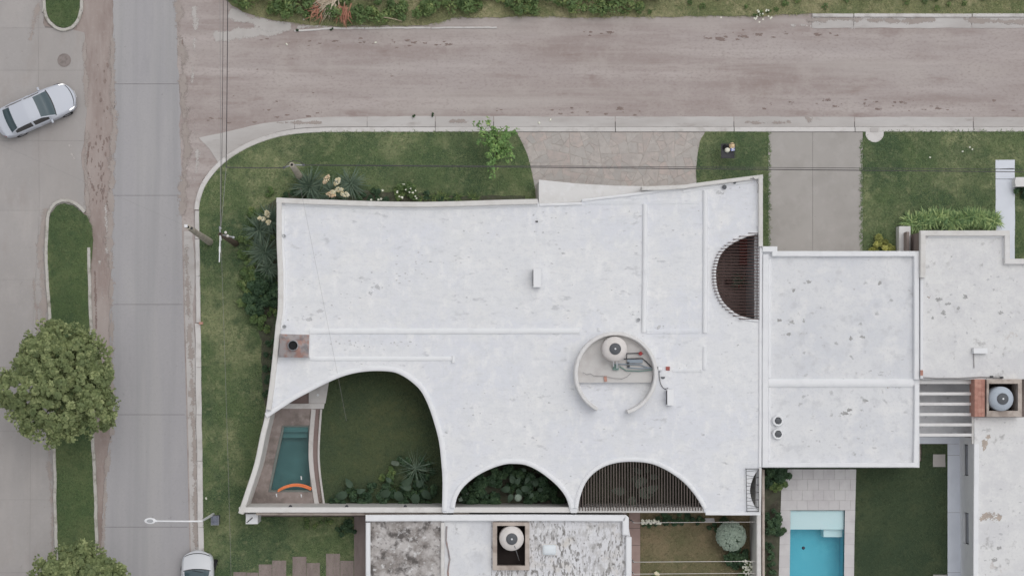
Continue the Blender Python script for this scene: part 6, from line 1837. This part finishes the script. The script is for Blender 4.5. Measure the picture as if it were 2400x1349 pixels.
BL2 = leafmat('shade_leaf', (88, 96, 84), (70, 80, 70), (96, 106, 90), .55)
BG = 'broad leaved plants in the first courtyard'
broadleaf('broadleaf_plant', 'big leaved plant nearest the pale kerbs in the first courtyard', 828, 1148, [(812, 1156, 3.5, .8, .7), (838, 1152, .3, .6, .8), (824, 1140, 2.2, .7, .6)], BL, group=BG)
broadleaf('broadleaf_plant', 'big leaved plant with the widest leaf in the middle of the first courtyard bed', 926, 1140, [(912, 1150, 3.6, .8, .7), (930, 1152, 5.2, .85, .7), (944, 1134, .6, .7, .9), (915, 1128, 2.4, .6, .8)], BL, group=BG)
broadleaf('broadleaf_plant', 'big leaved plant at the right end of the first courtyard bed', 974, 1146, [(980, 1140, .9, .8, .7), (990, 1152, 5.6, .75, .7), (962, 1144, 2.9, .6, .8), (976, 1158, 4.6, .7, .6)], BL, group=BG)
broadleaf('broadleaf_plant', 'single narrow pale leaf plant above the courtyard bed', 922, 1084, [(918, 1082, -.35, .6, .5), (934, 1088, 2.8, .5, .5)], BL2, group=BG)
bush('shrub', 'yellow green bush in the planting of the first courtyard', [(908, 1116, 14), (922, 1104, 12), (898, 1124, 10)], m_leafw, 91, 50, .11, z0=.07)
bush('low_shrub', 'dark mixed bed plants along the courtyard south wall', [(800, 1165, 16), (850, 1170, 18), (890, 1168, 18), (940, 1172, 16), (1000, 1168, 16), (868, 1140, 14), (780, 1178, 12)], m_leafd, 92, 60, .10, z0=.07)
rosette('spiky_plant', 'spiky dark plant on the right of the first courtyard', 974, 1096, 46, 1.1, .028, 93, m_yucca, stem=.5, cat='plant')
bush('low_shrub', 'dense dark foliage under the big leaves of the first courtyard', [(830, 1150, 20), (915, 1138, 22), (940, 1150, 20), (975, 1148, 22), (905, 1160, 18), (1010, 1150, 16), (860, 1158, 16), (985, 1120, 16)], m_leafd, 98, 90, .11, z0=.07)
bush('low_shrub', 'dark green weeds around the spiky plant in the first courtyard', [(950, 1080, 18), (990, 1088, 18), (1005, 1112, 16), (965, 1110, 14)], m_leafd, 94, 50, .08, z0=.07)
# second court: packed with foliage
bush('shrub', 'dark shrubs filling the left half of the small arched courtyard', [(1100, 1160, 26), (1130, 1140, 28), (1150, 1165, 28), (1160, 1120, 26), (1120, 1178, 20), (1190, 1110, 22)], m_leafd, 95, 110, .11, z0=.06, zs=1.3)
bush('shrub', 'dark shrubs filling the right half of the small arched courtyard', [(1230, 1125, 28), (1265, 1140, 28), (1240, 1165, 26), (1290, 1160, 24), (1310, 1178, 18), (1210, 1140, 24)], m_leafd, 96, 110, .13, z0=.06, zs=1.3)
bush('shrub', 'pale small leaved shrub at the left tip of the small arched courtyard', [(1088, 1172, 14), (1098, 1160, 10)], m_leafg, 97, 60, .08, z0=.06, zs=1.6)
broadleaf('broadleaf_plant', 'broad leaved plant in the middle of the small arched courtyard', 1208, 1140, fan(1208, 1140, 6, 28, .55, 1.2, 3), BL, group='broad leaved plants in the small courtyard')
broadleaf('broadleaf_plant', 'broad leaved plant towards the right of the small arched courtyard', 1254, 1150, fan(1254, 1150, 5, 26, .5, 1.1, 4, .5), BL, group='broad leaved plants in the small courtyard')
broadleaf('broadleaf_plant', 'broad leaved plant near the crown of the small arched courtyard', 1245, 1110, fan(1245, 1110, 5, 22, .5, 1.1, 6, .2), BL, group='broad leaved plants in the small courtyard')
gp = P(1214, 1165, 1.1); t = thing('cactus', 'small pale ball shaped plant in the small arched courtyard', 'plant', P(1214, 1165, .06))
obj('ball', MB().lathe([(.05, -.2), (.18, -.12), (.22, 0), (.18, .13), (.08, .19), (0, .2)], gp, 18), m_leafg, t, smooth=True)
obj('stem', MB().tube([P(1214, 1165, 0), gp], .04, 6), m_wood, t)
# third court, under the slats
broadleaf('broadleaf_plant', 'large grey green leaves under the slatted courtyard opening', 1482, 1152, [(1462, 1150, 3.1, 1.0, 1.6), (1500, 1158, .1, 1.1, 1.6), (1482, 1164, 4.7, 1.0, 1.5), (1492, 1140, 1.0, .8, 1.8), (1518, 1150, .4, 1.0, 1.7)], BL2)
broadleaf('broadleaf_plant', 'smaller leafy plant at the top of the slatted courtyard opening', 1510, 1112, fan(1510, 1112, 5, 20, .7, 1.4, 8), BL2)
# patio plant
pp = P(1729, 660, .07)
pot = thing('potted_plant', 'potted leafy plant in the half round brown patio', 'plant', pp)
obj('pot', MB().lathe([(.16, 0), (.26, .05), (.30, .38), (.26, .40), (.24, .34), (0, .34)], pp, 20), m_red, pot, smooth=True)
v, f, a = blades(np.tile(np.array([pp.x, pp.y, .45]), (40, 1)), .6, .06, 99, .2, 1.3, .8, segs=3)
fastmesh('leaves', v, f, BL2, pot, var=a)
p = P(1707, 659, .07); obj('stool', MB().lathe([(.14, 0), (.16, .05), (.14, .4), (.17, .43), (0, .44)], p, 16), m_slat, label='small dark stool beside the pot in the half round patio', cat='stool')

# ---- rough growth along the north edge
g = np.random.default_rng(44)
pt_ = scatter([(527, -60), (1700, -60), (1500, 28), (1200, 30), (1070, 30), (1000, 48), (800, 52), (700, 46), (640, 38), (600, 28), (570, 16), (545, 2)], 5.5, 12)
hgt = .25+.5*g.random(len(pt_))
cl = np.column_stack([pt_, hgt, .18+.25*g.random(len(pt_))])
v, f, a = leafcloud(cl, 60, .10, 45, .5, .5, 1.9)
fastmesh('undergrowth', v, f, m_leafw, var=a, kind='stuff')
pt_ = scatter([(1100, -60), (2480, -60), (2480, 22), (1900, 22), (1700, 26), (1400, 32), (1100, 30)], 1.2, 13)
cl = np.column_stack([pt_, np.full(len(pt_), .15), .10+.12*np.random.default_rng(2).random(len(pt_))])
v, f, a = leafcloud(cl, 36, .07, 46, .5, .5, 1.9)
fastmesh('undergrowth', v, f, m_leafw, var=a, kind='stuff')
def frond(name, label, px, py, n, L, m, seed, az0, spread):
    p = P(px, py, .5)
    t = thing(name, label, 'palm frond', p)
    g = np.random.default_rng(seed)
    az = az0+g.normal(size=n)*spread
    root = np.tile(np.array([p.x, p.y, .6]), (n, 1))+g.normal(size=(n, 3))*np.array([.18, .18, .08])
    v, f, a = blades(root, L, .045, seed, -.15, .35, .5, az=az, segs=3)
    fastmesh('leaflets', v, f, m, t, var=a)
    q = Vector((math.cos(az0), math.sin(az0), 0))
    obj('rib', MB().tube([p-q*.5, p+q*L*.8], [.035, .012], 6), m_straw, t)
frond('dead_palm_frond', 'pale dead palm frond on the weeds at the top edge', 775, -4, 90, 1.1, m_straw, 3, math.radians(215), .75)
frond('dead_palm_frond', 'rusty brown dead frond hanging from the weeds to the dirt road', 806, 26, 60, .55, m_rust, 4, math.radians(265), .35)
frond('dead_palm_frond', 'small rusty dead frond left of the pale frond', 745, 26, 40, .5, m_rust, 6, math.radians(200), .7)
obj('stick', MB().tube([P(895, 40, .6), P(920, 44, .65), P(942, 50, .5)], [.03, .025, .015], 6), m_straw, label='pale bent stick lying on the weeds at the top of the photo', cat='stick')
# weeds by the kerbs
for (x, y, s), lb in zip(((696, 74, 6), (779, 69, 5), (1016, 269, 6), (968, 272, 5), (1720, 306, 4), (1773, 302, 3)), ('weed tuft on the north dirt edge left of the rusty frond', 'weed tuft on the pale north kerb below the dead fronds', 'weed tuft on the gutter at the first joint above the front lawn', 'weed tuft left of the first gutter joint', 'tiny weed on the kerb above the rubbish basket', 'tiny weed on the kerb right of the rubbish basket')):
    bush('weed', lb, [(x, y, s)], m_leafd, int(x), 30, .05, cat='weed', z0=.0, zs=1.0)
# white flowers at the verge
fl_t = bush('flowering_shrub', 'white flowered weeds on the north verge at the upper right', [(1785, 34, 9), (1770, 38, 7), (1800, 30, 7)], m_leafw, 101, 20, .06, z0=.05)
flowers(fl_t, [(1764+rng.uniform(0, 46), 22+rng.uniform(0, 24)) for _ in range(18)]+[(1690, 41), (1780, 52)], m_wpetal, .06, .35, 12)
